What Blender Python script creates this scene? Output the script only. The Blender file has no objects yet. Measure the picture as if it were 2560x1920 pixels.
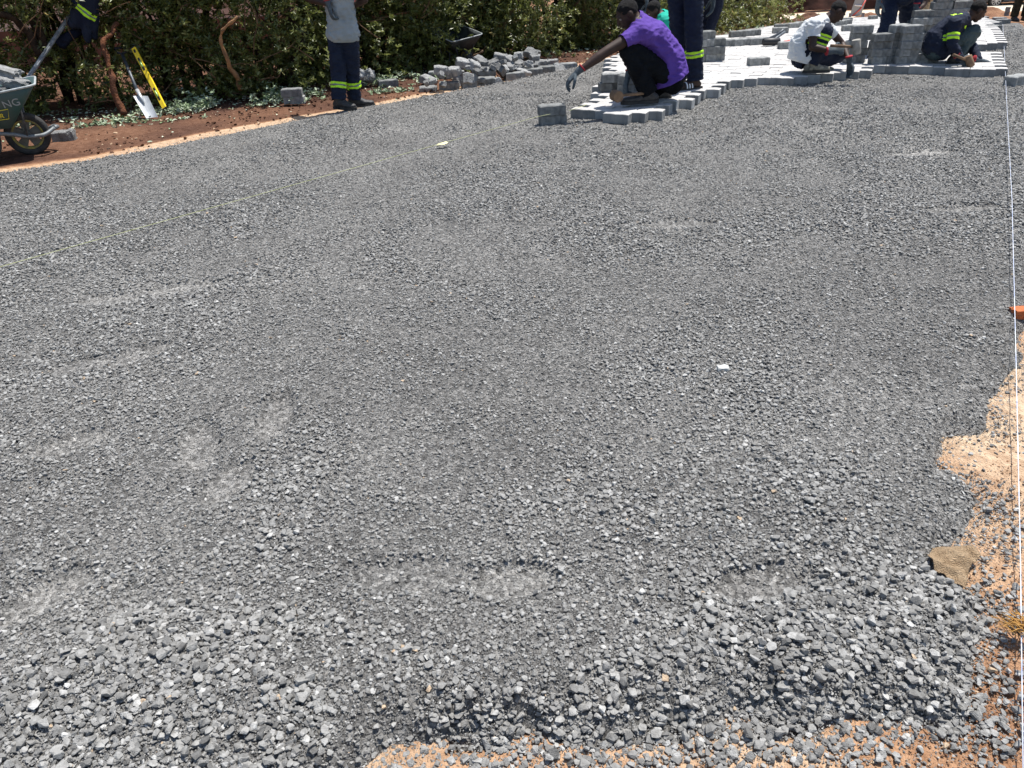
import bpy, bmesh, math, random
import numpy as np
from mathutils import Vector, Matrix, noise, Quaternion
RAD = math.radians
S = bpy.context.scene
C = S.collection
# ---------------------------------------------------------------- camera, world, sun, exposure
PITCH, ROLL, FPX, CAMH = RAD(30), RAD(2.5), 1923.0, 1.4
cf = Vector((0, math.cos(PITCH), -math.sin(PITCH)))
r0 = Vector((1, 0, 0)); u0 = Vector((0, math.sin(PITCH), math.cos(PITCH)))
cr = r0*math.cos(ROLL) - u0*math.sin(ROLL)
cu = u0*math.cos(ROLL) + r0*math.sin(ROLL)
cam = bpy.data.cameras.new('camera'); camo = bpy.data.objects.new('camera', cam); C.objects.link(camo)
m = Matrix((cr, cu, -cf)).transposed().to_4x4(); m.translation = (0, 0, CAMH)
camo.matrix_world = m
cam.sensor_width = 36; cam.lens = 36*FPX/2560; cam.clip_start = .05; cam.clip_end = 2000
S.camera = camo
SUN_DIR = Vector((.50, .42, 0)).normalized(); SUN_EL = RAD(71)
sv = Vector((SUN_DIR.x*math.cos(SUN_EL), SUN_DIR.y*math.cos(SUN_EL), math.sin(SUN_EL)))
w = bpy.data.worlds.new('World'); S.world = w; w.use_nodes = True
nt = w.node_tree; sky = nt.nodes.new('ShaderNodeTexSky'); sky.sky_type = 'NISHITA'; sky.sun_disc = False
sky.sun_elevation = SUN_EL; sky.sun_rotation = math.atan2(SUN_DIR.x, SUN_DIR.y)
nt.links.new(sky.outputs[0], nt.nodes['Background'].inputs[0]); nt.nodes['Background'].inputs[1].default_value = .105
sl = bpy.data.lights.new('sun', 'SUN'); sl.energy = 4.6; sl.angle = RAD(.53); sl.color = (1, .965, .91)
so = bpy.data.objects.new('sun', sl); C.objects.link(so); so.rotation_euler = sv.to_track_quat('Z', 'Y').to_euler()
S.view_settings.view_transform = 'Standard'; S.view_settings.look = 'None'
S.view_settings.exposure = .72; S.view_settings.gamma = 1
random.seed(5); rng = np.random.default_rng(11)

# ---------------------------------------------------------------- helpers
def gz(x, y):
    d = y-11.0
    if d <= 0: return 0.
    return max(-.09*d*d/(d+2.0), -2.62)
def ray(px, py):
    return cr*((px-1280)/FPX) + cu*((960-py)/FPX) + cf
def W(px, py, Y):
    d = ray(px, py); t = Y/d.y
    return Vector((d.x*t, Y, CAMH+d.z*t))
def G(px, py, z=0.):
    d = ray(px, py); t = .3
    for _ in range(4000):
        p = Vector((d.x*t, d.y*t, CAMH+d.z*t))
        if p.z <= gz(p.x, p.y)+z: break
        t += .02
    lo, hi = t-.02, t
    for _ in range(12):
        mid = (lo+hi)/2
        p = Vector((d.x*mid, d.y*mid, CAMH+d.z*mid))
        if p.z <= gz(p.x, p.y)+z: hi = mid
        else: lo = mid
    return p
def PS(px, Y): # pixel-space scale not needed
    return Y
def smoothgz(Y):
    d = np.maximum(Y-11.0, 0); return np.maximum(-.09*d*d/(d+2.0), -2.62)

def vnoise(X, Y, sc, seed=0):
    """cheap value noise, numpy"""
    r = np.random.default_rng(seed); T = r.random((256, 256))
    x = X/sc+1000; y = Y/sc+1000
    xi = np.floor(x).astype(int); yi = np.floor(y).astype(int); fx = x-xi; fy = y-yi
    fx = fx*fx*(3-2*fx); fy = fy*fy*(3-2*fy)
    a = T[xi % 256, yi % 256]; b = T[(xi+1) % 256, yi % 256]; c = T[xi % 256, (yi+1) % 256]; d = T[(xi+1) % 256, (yi+1) % 256]
    return (a*(1-fx)+b*fx)*(1-fy)+(c*(1-fx)+d*fx)*fy
def fbm(X, Y, sc, seed=0, o=4):
    v = 0; a = 1; t = 0
    for i in range(o):
        v = v+a*vnoise(X, Y, sc/2**i, seed+i); t += a; a *= .5
    return v/t
def polydist(X, Y, poly):
    """signed distance: positive inside"""
    X = np.asarray(X, float); Y = np.asarray(Y, float)
    inside = np.zeros(X.shape, bool); dm = np.full(X.shape, 1e9)
    n = len(poly)
    for i in range(n):
        x1, y1 = poly[i]; x2, y2 = poly[(i+1) % n]
        if y1 != y2:
            cond = ((y1 > Y) != (y2 > Y)) & (X < (x2-x1)*(Y-y1)/(y2-y1)+x1); inside ^= cond
        dx, dy = x2-x1, y2-y1; t = np.clip(((X-x1)*dx+(Y-y1)*dy)/(dx*dx+dy*dy+1e-12), 0, 1)
        dm = np.minimum(dm, np.hypot(X-x1-t*dx, Y-y1-t*dy))
    return np.where(inside, dm, -dm)

def mat(name, col, rough=.8, spec=.3, noise_s=0, col2=None, bump=0, bump_s=60, attr=None, attr_cols=None, metal=0, detail=6, trans=0, obj=False):
    M = bpy.data.materials.new(name); M.use_nodes = True; t = M.node_tree; N = t.nodes; L = t.links; rnd = name in ('cement_block', 'broken_cement', 'cement_paver')
    b = N['Principled BSDF']; b.inputs['Roughness'].default_value = rough
    b.inputs['Specular IOR Level'].default_value = spec; b.inputs['Metallic'].default_value = metal
    b.inputs['Base Color'].default_value = (*col, 1)
    geo = N.new('ShaderNodeNewGeometry'); tc = N.new('ShaderNodeTexCoord')
    P = tc.outputs['Object'] if obj else geo.outputs['Position']
    cur = None
    if attr:
        a = N.new('ShaderNodeAttribute'); a.attribute_name = attr
        r = N.new('ShaderNodeValToRGB'); r.color_ramp.elements.remove(r.color_ramp.elements[0])
        for i, (p, c) in enumerate(attr_cols):
            e = r.color_ramp.elements[0] if i == 0 else r.color_ramp.elements.new(p)
            e.position = p; e.color = (*c, 1)
        L.new(a.outputs['Fac'], r.inputs[0]); cur = r.outputs[0]
    if noise_s:
        n = N.new('ShaderNodeTexNoise'); n.inputs['Scale'].default_value = noise_s; n.inputs['Detail'].default_value = detail
        L.new(P, n.inputs['Vector'])
        rr = N.new('ShaderNodeMapRange'); rr.inputs[1].default_value = .35; rr.inputs[2].default_value = .65; L.new(n.outputs[0], rr.inputs[0])
        mx = N.new('ShaderNodeMix'); mx.data_type = 'RGBA'; L.new(rr.outputs[0], mx.inputs[0])
        if cur: 
            mx.blend_type = 'MULTIPLY'; mx.inputs[7].default_value = (*(col2 or (.6, .6, .6)), 1); L.new(cur, mx.inputs[6])
        else:
            mx.inputs[6].default_value = (*col, 1); mx.inputs[7].default_value = (*(col2 or [c*.6 for c in col]), 1)
        cur = mx.outputs[2]
    if rnd:
        oi = N.new('ShaderNodeObjectInfo'); mr = N.new('ShaderNodeMapRange'); mr.inputs[3].default_value = .62; mr.inputs[4].default_value = 1.1; L.new(oi.outputs['Random'], mr.inputs[0])
        mm = N.new('ShaderNodeMix'); mm.data_type = 'RGBA'; mm.blend_type = 'MULTIPLY'; mm.inputs[0].default_value = 1; L.new(cur, mm.inputs[6]); L.new(mr.outputs[0], mm.inputs[7]); cur = mm.outputs[2]
    if cur: L.new(cur, b.inputs['Base Color'])
    if bump:
        n2 = N.new('ShaderNodeTexNoise'); n2.inputs['Scale'].default_value = bump_s; n2.inputs['Detail'].default_value = 6; L.new(P, n2.inputs['Vector'])
        bp = N.new('ShaderNodeBump'); bp.inputs['Strength'].default_value = min(1, bump); bp.inputs['Distance'].default_value = .01*max(1, bump)
        L.new(n2.outputs[0], bp.inputs['Height']); L.new(bp.outputs[0], b.inputs['Normal'])
    if trans:
        tr = N.new('ShaderNodeBsdfTranslucent'); ms = N.new('ShaderNodeMixShader'); ms.inputs[0].default_value = trans
        if cur: L.new(cur, tr.inputs[0])
        else: tr.inputs[0].default_value = (*col, 1)
        L.new(b.outputs[0], ms.inputs[1]); L.new(tr.outputs[0], ms.inputs[2]); L.new(ms.outputs[0], N['Material Output'].inputs[0])
    return M

def tag(o, label=None, cat=None, group=None, kind=None):
    if label: o['label'] = label
    if cat: o['category'] = cat
    if group: o['group'] = group
    if kind: o['kind'] = kind
    return o
def link(name, me, parent=None, mats=None):
    o = bpy.data.objects.new(name, me); C.objects.link(o)
    if mats is not None:
        for mm in (mats if isinstance(mats, (list, tuple)) else [mats]): me.materials.append(mm)
    if parent:
        o.parent = parent; o.matrix_parent_inverse = parent.matrix_basis.inverted()
    return o
def empty(name, loc, rz=0):
    o = bpy.data.objects.new(name, None); C.objects.link(o); o.location = loc; o.rotation_euler = (0, 0, rz); o.empty_display_size = .1
    return o
def npmesh(name, V, F, smooth=False):
    """V (n,3); F (m,k)"""
    me = bpy.data.meshes.new(name); V = np.asarray(V, np.float32); F = np.asarray(F, np.int32); k = F.shape[1]
    me.vertices.add(len(V)); me.vertices.foreach_set('co', V.ravel())
    me.loops.add(F.size); me.loops.foreach_set('vertex_index', F.ravel())
    me.polygons.add(len(F)); me.polygons.foreach_set('loop_start', np.arange(0, F.size, k, dtype=np.int32))
    me.polygons.foreach_set('loop_total', np.full(len(F), k, np.int32))
    me.polygons.foreach_set('use_smooth', np.full(len(F), smooth))
    me.update(calc_edges=True); return me
def setattrf(me, name, arr):
    a = me.attributes.new(name, 'FLOAT', 'POINT'); a.data.foreach_set('value', np.asarray(arr, np.float32))

# primitives into a bmesh
def add_box(bm, c, s, R=None, bevel=0):
    r = bmesh.ops.create_cube(bm, size=1); vs = r['verts']
    M = Matrix.Translation(c) @ ((R.to_4x4() if R else Matrix.Identity(4))) @ Matrix.Diagonal((*s, 1))
    bmesh.ops.transform(bm, matrix=M, verts=vs)
    if bevel:
        es = list({e for v in vs for e in v.link_edges}); bmesh.ops.bevel(bm, geom=es, offset=bevel, segments=2, affect='EDGES', profile=.6)
def add_tube(bm, pts, rad, n=8, cap=True):
    pts = [Vector(p) for p in pts]; rad = rad if isinstance(rad, (list, tuple)) else [rad]*len(pts)
    rings = []; up = Vector((0, 0, 1)); prev = None
    for i, p in enumerate(pts):
        d = (pts[min(i+1, len(pts)-1)]-pts[max(i-1, 0)]).normalized()
        if prev is None:
            a = d.cross(up if abs(d.z) < .9 else Vector((1, 0, 0))).normalized()
        else:
            a = (prev-d*prev.dot(d)).normalized()
        prev = a; b = d.cross(a)
        rings.append([bm.verts.new(p+(a*math.cos(2*math.pi*k/n)+b*math.sin(2*math.pi*k/n))*rad[i]) for k in range(n)])
    for i in range(len(rings)-1):
        for k in range(n):
            f = bm.faces.new((rings[i][k], rings[i][(k+1) % n], rings[i+1][(k+1) % n], rings[i+1][k])); f.smooth = True
    if cap:
        bm.faces.new(rings[0][::-1]); bm.faces.new(rings[-1])
def spline(pts, n=6):
    pts = [Vector(p) for p in pts]; P = [2*pts[0]-pts[1]]+pts+[2*pts[-1]-pts[-2]]; out = []
    for i in range(1, len(P)-2):
        for k in range(n):
            t = k/n; a, b, c, d = P[i-1:i+3]
            out.append(.5*((2*b)+(c-a)*t+(2*a-5*b+4*c-d)*t*t+(3*b-a-3*c+d)*t*t*t))
    out.append(pts[-1]); return out
def bmobj(name, bm, parent=None, mats=None, smooth=False):
    me = bpy.data.meshes.new(name); bmesh.ops.recalc_face_normals(bm, faces=bm.faces); bm.to_mesh(me); bm.free()
    if smooth:
        for p in me.polygons: p.use_smooth = True
    return link(name, me, parent, mats)

# ---------------------------------------------------------------- materials
STONE = mat('crushed_stone', (.1, .1, .1), .75, .35, noise_s=90, col2=(.66, .65, .64), bump=.5, bump_s=400, attr='tone',
            attr_cols=[(0, (.135, .133, .127)), (.5, (.282, .278, .264)), (.85, (.415, .41, .392)), (.985, (.53, .525, .50)), (1, (.50, .38, .26))])
FINES = mat('crusher_dust', (.13, .13, .13), .9, .2, noise_s=60, col2=(.52, .51, .50), bump=1.6, bump_s=160, attr='dust',
            attr_cols=[(0, (.22, .216, .208)), (.45, (.29, .286, .275)), (1, (.44, .432, .41))])
def pebble_nodes(M, scale):
    # stones of mixed tone bedded in the dust: cell colour and rounded relief
    t = M.node_tree; N = t.nodes; L = t.links; b = N['Principled BSDF']; geo = N.new('ShaderNodeNewGeometry')
    vo = N.new('ShaderNodeTexVoronoi'); vo.inputs['Scale'].default_value = scale; vo.inputs['Randomness'].default_value = 1
    L.new(geo.outputs['Position'], vo.inputs['Vector']); cr_ = N.new('ShaderNodeValToRGB'); e = cr_.color_ramp.elements
    e[0].position = .1; e[0].color = (.50, .50, .50, 1); e[1].position = .95; e[1].color = (1.55, 1.53, 1.5, 1); L.new(vo.outputs['Color'], cr_.inputs[0])
    src = b.inputs['Base Color'].links[0].from_socket; mx = N.new('ShaderNodeMix'); mx.data_type = 'RGBA'; mx.blend_type = 'MULTIPLY'; mx.inputs[0].default_value = 1
    L.new(src, mx.inputs[6]); L.new(cr_.outputs[0], mx.inputs[7]); L.new(mx.outputs[2], b.inputs['Base Color'])
    bp = N.new('ShaderNodeBump'); bp.inputs['Strength'].default_value = 1; bp.inputs['Distance'].default_value = .012; bp.invert = True
    L.new(vo.outputs['Distance'], bp.inputs['Height']); old = b.inputs['Normal'].links[0].from_node; L.new(bp.outputs[0], old.inputs['Normal'])
pebble_nodes(FINES, 75)
SOIL = mat('soil', (.2, .1, .05), .95, .1, noise_s=26, col2=(.66, .60, .56), bump=1.6, bump_s=130, attr='sand',
           attr_cols=[(0, (.105, .056, .040)), (.45, (.26, .14, .085)), (.75, (.50, .30, .175)), (1, (.64, .50, .35))])
CONC = mat('cement_block', (.33, .335, .325), .9, .2, noise_s=22, col2=(.19, .195, .19), bump=.7, bump_s=260, obj=True)
CONC_TOP = mat('sunlit_paver_top', (.54, .52, .495), .85, .2, noise_s=5, col2=(.41, .40, .385), bump=.6, bump_s=220)  # same paver concrete, made paler on upward faces: sunlight painted into the colour
CONC_LAID = mat('cement_paver', (.40, .40, .39), .85, .2, noise_s=9, col2=(.28, .285, .28), bump=.6, bump_s=220)  # side faces of the laid pavers, darkened: shade painted into the colour
CONC_RAW = mat('broken_cement', (.44, .44, .43), .95, .15, noise_s=14, col2=(.25, .25, .245), bump=2.5, bump_s=120, obj=True)
SKIN = mat('dark_skin', (.050, .028, .020), .58, .3, noise_s=14, col2=(.034, .018, .013))
HAIR = mat('black_hair', (.007, .006, .006), .75, .25, bump=1, bump_s=900)
EYE = mat('eye_white', (.20, .17, .15), .3, .5)
NAVY = mat('navy_cloth', (.010, .014, .030), .85, .2, noise_s=9, col2=(.018, .024, .042), bump=.5, bump_s=60)
DNAVY = mat('dark_navy_cloth', (.006, .008, .020), .88, .2, noise_s=8, col2=(.010, .014, .028), bump=.5, bump_s=60)
BLACKC = mat('black_cloth', (.004, .0045, .006), .9, .12, noise_s=10, col2=(.007, .009, .012), bump=.5, bump_s=60)
JEAN = mat('grey_green_denim', (.035, .055, .062), .85, .2, noise_s=10, col2=(.06, .085, .09), bump=.5, bump_s=60)
PURPLE = mat('purple_cotton', (.105, .055, .29), .85, .15, noise_s=7, col2=(.075, .038, .22), bump=.5, bump_s=50)
GREYT = mat('grey_jersey', (.30, .325, .33), .9, .15, noise_s=6, col2=(.25, .275, .28), bump=.5, bump_s=50)
WHITET = mat('white_jersey', (.66, .68, .68), .9, .15, noise_s=6, col2=(.56, .58, .59), bump=.5, bump_s=50)
GREENT = mat('turquoise_cotton', (.01, .36, .26), .85, .2, noise_s=5, col2=(.012, .28, .21), bump=.4)
OLIVE = mat('olive_cloth', (.045, .04, .025), .9, .1, noise_s=14, col2=(.02, .02, .014))
CAMO = mat('mottled_olive_cloth', (.07, .065, .045), .9, .1, noise_s=16, col2=(.02, .022, .018))
REDP = mat('red_patterned_cloth', (.32, .05, .02), .9, .1, noise_s=11, col2=(.03, .035, .03))
PINK = mat('faded_pink_cloth', (.22, .10, .10), .9, .1, noise_s=10, col2=(.06, .04, .04))
HIVIS = mat('hi_vis_yellow', (.50, .86, .03), .6, .3)
HIGREY = mat('retroreflective_grey', (.16, .17, .16), .5, .4)
GLOVE = mat('grey_glove', (.085, .11, .125), .75, .3, noise_s=40, col2=(.05, .065, .08), bump=.6, bump_s=300)
GLOVED = mat('glove_dip', (.035, .05, .062), .6, .4, noise_s=30, col2=(.022, .03, .04))
CUFF = mat('red_cuff', (.30, .03, .04), .8, .2)
BOOT = mat('boot_leather', (.022, .022, .024), .55, .4, noise_s=30, col2=(.045, .042, .04), bump=.4, bump_s=120)
SNEAK = mat('worn_trainer', (.30, .28, .22), .8, .2, noise_s=30, col2=(.10, .095, .08))
RUBBER = mat('rubber', (.025, .025, .025), .8, .3, noise_s=20, col2=(.05, .047, .043), bump=.5)
WHITE = mat('white_paint', (.75, .75, .74), .6, .3)
WOOD = mat('worn_wood', (.22, .14, .085), .8, .2, noise_s=20, col2=(.13, .085, .055))
BARK = mat('bark', (.055, .036, .024), .95, .1, noise_s=14, col2=(.025, .017, .012), bump=2, bump_s=50)
TWIG = mat('dry_twig', (.20, .12, .07), .9, .1, noise_s=20, col2=(.09, .055, .035))
BARKR = mat('reddish_bark', (.17, .065, .03), .9, .15, noise_s=16, col2=(.09, .04, .024), bump=2, bump_s=50)
BARKP = mat('peeled_bark', (.42, .22, .10), .9, .15, noise_s=14, col2=(.20, .12, .07), bump=2, bump_s=60)
LEAF = mat('glossy_leaf', (.06, .09, .02), .38, .6, attr='tone', attr_cols=[(0, (.04, .055, .014)), (.35, (.115, .135, .032)), (.7, (.25, .275, .08)), (.92, (.44, .45, .22)), (1, (.50, .37, .14))], trans=.36)
LITTER = mat('cut_leaf', (.3, .36, .25), .6, .3, attr='tone', attr_cols=[(0, (.05, .085, .03)), (.35, (.16, .22, .11)), (.7, (.36, .42, .30)), (1, (.60, .62, .48))])
ALU = mat('dusty_aluminium', (.42, .44, .45), .45, .5, noise_s=25, col2=(.22, .23, .24), metal=.5)
STEEL = mat('steel_blade', (.50, .52, .53), .4, .5, noise_s=18, col2=(.40, .42, .43), metal=.35)
DSTEEL = mat('dark_steel', (.05, .06, .07), .5, .5, metal=.4, noise_s=30, col2=(.12, .13, .14))
TUBEM = mat('grey_tube', (.17, .19, .20), .5, .5, noise_s=25, col2=(.10, .105, .105), metal=.2)
GREENP = mat('green_tray_paint', (.010, .060, .062), .55, .4, noise_s=5, col2=(.045, .075, .078), bump=.3, bump_s=30)
GREENB = mat('dark_tray', (.016, .02, .022), .6, .4, noise_s=8, col2=(.06, .07, .075), bump=.3)
RIMP = mat('tray_rim', (.42, .44, .44), .5, .5, noise_s=30, col2=(.22, .24, .24))
RIMY = mat('wheel_rim_yellow', (.36, .29, .05), .55, .4, noise_s=22, col2=(.14, .12, .06))
RIMG = mat('wheel_rim_dusty', (.14, .135, .11), .7, .3, noise_s=30, col2=(.09, .085, .075))
YEL = mat('level_yellow', (.95, .68, .03), .45, .5, noise_s=30, col2=(.85, .58, .02))
YELP = mat('logo_yellow', (.62, .52, .04), .6, .3)
GREYP = mat('scratched_grey', (.24, .27, .28), .7, .3)
BLACKP = mat('black_plastic', (.02, .02, .022), .5, .4)
VIAL = mat('level_vial', (.45, .7, .2), .2, .6)
WALLP = mat('peach_plaster', (.80, .53, .37), .9, .1, noise_s=2, col2=(.70, .44, .30), bump=.4)
PLINTH = mat('brown_plinth', (.22, .085, .05), .9, .1, noise_s=4, col2=(.14, .06, .04))
BANK = mat('earth_bank', (.075, .035, .026), .95, .1, noise_s=1.6, col2=(.035, .02, .016), bump=3, bump_s=4)
SLAB = mat('pale_concrete', (.60, .52, .40), .9, .15, noise_s=3, col2=(.5, .42, .32))
SACK = mat('sackcloth', (.52, .38, .24), .95, .1, noise_s=60, col2=(.36, .25, .15), bump=1.5, bump_s=350)
STRAW = mat('straw', (.50, .27, .08), .9, .1, noise_s=60, col2=(.35, .2, .07), bump=1)
BRICK = mat('red_brick', (.5, .16, .07), .9, .1, noise_s=30, col2=(.36, .12, .05), bump=1)
STRW = mat('white_string', (.80, .82, .84), .7, .2, noise_s=14, col2=(.45, .52, .72))
STRY = mat('yellow_string', (.55, .57, .28), .7, .2)
REDPL = mat('red_plastic', (.65, .09, .06), .5, .4)
CARP = mat('dark_car_paint', (.02, .028, .036), .25, .6)
ALLOY = mat('alloy_wheel', (.55, .56, .57), .35, .6, metal=.6)
GLASS = mat('car_glass', (.01, .012, .014), .08, .8)

# ---------------------------------------------------------------- regions
LEFT_EDGE = [(-6.4, 4.3), (-5.0, 5.2), (-3.89, 6.07), (-3.31, 6.42), (-2.71, 7.05), (-2.2, 7.5), (-1.65, 8.0), (-1.23, 8.34), (.12, 9.55), (.93, 10.3), (1.7, 11.2), (2.6, 12.1)]
GRAVEL = LEFT_EDGE + [(5, 15), (9.0, 15.6), (9.5, 15.0), (7.3, 11.3), (6.45, 9.75), (5.55, 7.75), (4.6, 6.3), (3.6, 4.7), (2.75, 3.3), (2.05, 2.62), (1.82, 2.32),
          (1.64, 2.18), (1.56, 2.0), (1.42, 1.97), (1.36, 1.88), (1.40, 1.72), (1.29, 1.58), (1.2, 1.5), (1.11, 1.42), (1.13, 1.3), (1.05, 1.2), (.96, 1.08), (.98, .99), (.9, .955),
          (.72, .985), (.6, .95), (.42, .975), (.2, .955), (.02, .985), (-.1, .965), (-.22, .975), (-.3, .93), (-.42, .85), (-.6, .6), (-.9, .35), (-6.4, .3)]
PAVE = [(.72, 7.22), (.95, 6.72), (1.28, 6.93), (1.42, 7.12), (1.62, 7.35), (2.28, 8.22), (2.6, 8.30), (3.45, 8.36), (3.72, 8.5), (4.0, 8.88), (4.12, 8.85), (5.02, 8.2), (5.72, 9.4), (5.3, 9.66), (5.55, 10.05), (6.15, 10.2), (8.73, 14.9), (15.5, 27.5), (15.2, 32),
        (12.0, 29.0), (7.6, 21), (5.65, 17.2), (3.74, 13.4), (3.03, 12.1), (1.5, 10.5), (1.15, 8.5), (.95, 7.65)]
FOOT = [(500, 1110, 1.9, .34), (690, 1040, 1.6, .34), (270, 745, .1, .34), (200, 905, .3, .30), (180, 1105, .5, .30), (110, 1490, .9, .30), (1030, 1430, -.1, .36), (1900, 1460, .2, .30), (450, 715, .2, .42), (570, 1200, 1.3, .26), (1280, 1450, .1, .24), (350, 880, .6, .3), (2400, 520, .1, .5), (2300, 380, 0, .6), (1700, 560, 0, .5)]
FT = [(G(a, b), c, l) for a, b, c, l in FOOT]
def foot_mask(X, Y):
    m = np.zeros(np.shape(X))
    for p, a, l in FT:
        c, s = math.cos(a), math.sin(a); dx = X-p.x; dy = Y-p.y
        u = (dx*c+dy*s)/(l/2); v = (-dx*s+dy*c)/.072
        m = np.maximum(m, np.clip(1.6*(1-(u*u+v*v)), 0, 1))
    return m
def coarse(X, Y):
    """where the loose coarse stone lies (1) and where crusher dust shows (0)"""
    n = fbm(X, Y, .8, 31, 3)*.6+fbm(X, Y, .22, 35, 2)*.4
    c = np.clip((n-.36)/.24, 0, 1)
    near = np.clip((1.62+.25*(fbm(X, Y, .4, 77, 2)-.5)-Y)/.25, 0, 1)*np.clip((fbm(X, Y, .30, 140, 3)-.36)/.12, .25, 1)
    c = np.maximum(c, near*.95)
    return c*(1-foot_mask(X, Y))
def bed_h(X, Y):
    d = polydist(X, Y, GRAVEL)+.04+(.11*(fbm(X, Y, .16, 120, 3)-.5)+.05*(fbm(X, Y, .04, 125, 2)-.5))*((Y < 4)*1.+.4*(Y >= 4))
    e = np.clip((d-.01)/.17, 0, 1); e = e*e*(3-2*e)
    h = .045*(fbm(X, Y, .9, 3, 3)-.5)+.022*(fbm(X, Y, .16, 9, 3)-.5)
    h = h*np.clip(.5+Y*-.04+.5, .35, 1)
    h += .03*np.exp(-((Y-1.16-.05*np.sin(X*4))/.16)**2)
    fm = foot_mask(X, Y); h = h*(1-.7*fm)-.019*np.clip(fm*1.5, 0, 1)
    return smoothgz(Y)-.075+(.075)*e+h*e, d

# ---------------------------------------------------------------- ground sheet
def axis(segs):
    out = [segs[0][0]]
    for a, b, s in segs: out += list(np.arange(a+s, b+s*.5, s))
    return np.array(out)
gx = axis([(-400, -60, 34), (-60, -12, 2), (-12, 13, .07), (13, 31, .5), (31, 61, 3), (61, 400, 33.9)])
gy = axis([(-30, .0, 3), (0, 15, .07), (15, 50, .35), (50, 80, 3), (80, 500, 42)])
GX, GY = np.meshgrid(gx, gy); sh = GX.shape
near = (np.abs(GX) < 13) & (GY < 16)
leftd = np.full(sh, 1e9)
for (x1, y1), (x2, y2) in zip(LEFT_EDGE[:-1], LEFT_EDGE[1:]):
    dx, dy = x2-x1, y2-y1; t = np.clip(((GX-x1)*dx+(GY-y1)*dy)/(dx*dx+dy*dy), 0, 1); leftd = np.minimum(leftd, np.hypot(GX-x1-t*dx, GY-y1-t*dy))
gd = polydist(GX, GY, GRAVEL)
isleft = (GX-1.9 < (GY-11.2)*1.05) & (GY > 4.0)
nz = fbm(GX, GY, .5, 55, 4); nz2 = fbm(GX, GY, 2.2, 58, 3)
sand = np.where(isleft, np.clip((nz-.45)*.9+.08, 0, .3), .80+.6*(nz-.5)+.35*(nz2-.5))
edge = np.clip((.27+.14*(nz-.5)-leftd)/.06, 0, 1)*(GY > 3)*(GY < 13)
sand = np.maximum(sand, edge*(.9+.2*(nz-.5)))
far = np.clip((GY-12.2)/1.5, 0, 1); sand = sand*(1-far)+far*(.56+.6*(nz2-.5)+.4*(nz-.5))
sand = np.where((GX > 1.6) & (GX < 2.2) & (GY > 2) & (GY < 2.5), .95, sand)
relief = np.where(near, .035*(fbm(GX, GY, .35, 60, 4)-.5)+.05*(nz2-.5)*(isleft), .1*(nz2-.5))
relief = relief*np.clip((.10-edge*.08)/.1, 0, 1)
Z = smoothgz(GY)-.035+relief
Z = np.where(gd > .08, Z-.06, Z)
Z = np.where((polydist(GX, GY, PAVE) > -.1) & (GY > 12), smoothgz(GY)-.10, Z)
V = np.stack([GX.ravel(), GY.ravel(), Z.ravel()], 1)
ny, nx = sh; I = np.arange(nx*ny).reshape(ny, nx)
F = np.stack([I[:-1, :-1].ravel(), I[:-1, 1:].ravel(), I[1:, 1:].ravel(), I[1:, :-1].ravel()], 1)
me = npmesh('ground', V, F, True); setattrf(me, 'sand', sand.ravel())
tag(link('ground', me, None, SOIL), kind='structure')
def soil_z(x, y): return gz(x, y)-.035

# ---------------------------------------------------------------- gravel bed + stones
bx = np.arange(-6.5, 10.2, .028); by = axis([(.25, 3.6, .016), (3.6, 16.2, .045)])
BX, BY = np.meshgrid(bx, by); H, D = bed_h(BX, BY)
n1 = fbm(BX, BY, .5, 90, 4); dust = np.clip(.3+.9*(n1-.5)+.26*foot_mask(BX, BY)+.35*(fbm(BX, BY, 1.7, 95, 2)-.5), 0, 1)
nb, mb = BX.shape; I = np.arange(nb*mb).reshape(nb, mb)
F = np.stack([I[:-1, :-1].ravel(), I[:-1, 1:].ravel(), I[1:, 1:].ravel(), I[1:, :-1].ravel()], 1)
keep = (D.ravel()[F] > -.02).all(1)
PD = polydist(BX, BY, PAVE).ravel(); keep &= ~((PD[F] > .25).all(1) & (BY.ravel()[F] > 12.2).all(1))
F = F[keep]; used = np.unique(F); remap = np.zeros(nb*mb, np.int64); remap[used] = np.arange(len(used))
V = np.stack([BX.ravel(), BY.ravel(), H.ravel()], 1)[used]
me = npmesh('gravel_bed', V, remap[F], True); setattrf(me, 'dust', dust.ravel()[used])
tag(link('gravel_bed', me, None, FINES), kind='structure')

def stone_templates(n, npts, seed):
    r = random.Random(seed); out = []
    for _ in range(n):
        bm = bmesh.new(); sx, sy, sz = 1, r.uniform(.5, .95), r.uniform(.28, .72)
        for i in range(npts):
            v = Vector((r.gauss(0, 1), r.gauss(0, 1), r.gauss(0, 1))).normalized()
            v = Vector([max(-.72, min(.72, c)) for c in v])*r.uniform(.85, 1.1)
            bm.verts.new((v.x*sx, v.y*sy, v.z*sz))
        bmesh.ops.convex_hull(bm, input=bm.verts); 
        loose = [v for v in bm.verts if not v.link_faces]; bmesh.ops.delete(bm, geom=loose, context='VERTS')
        bmesh.ops.triangulate(bm, faces=bm.faces); bmesh.ops.recalc_face_normals(bm, faces=bm.faces)
        bm.verts.ensure_lookup_table(); bm.verts.index_update()
        out.append((np.array([v.co[:] for v in bm.verts]), np.array([[v.index for v in f.verts] for f in bm.faces]))); bm.free()
    return out
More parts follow.
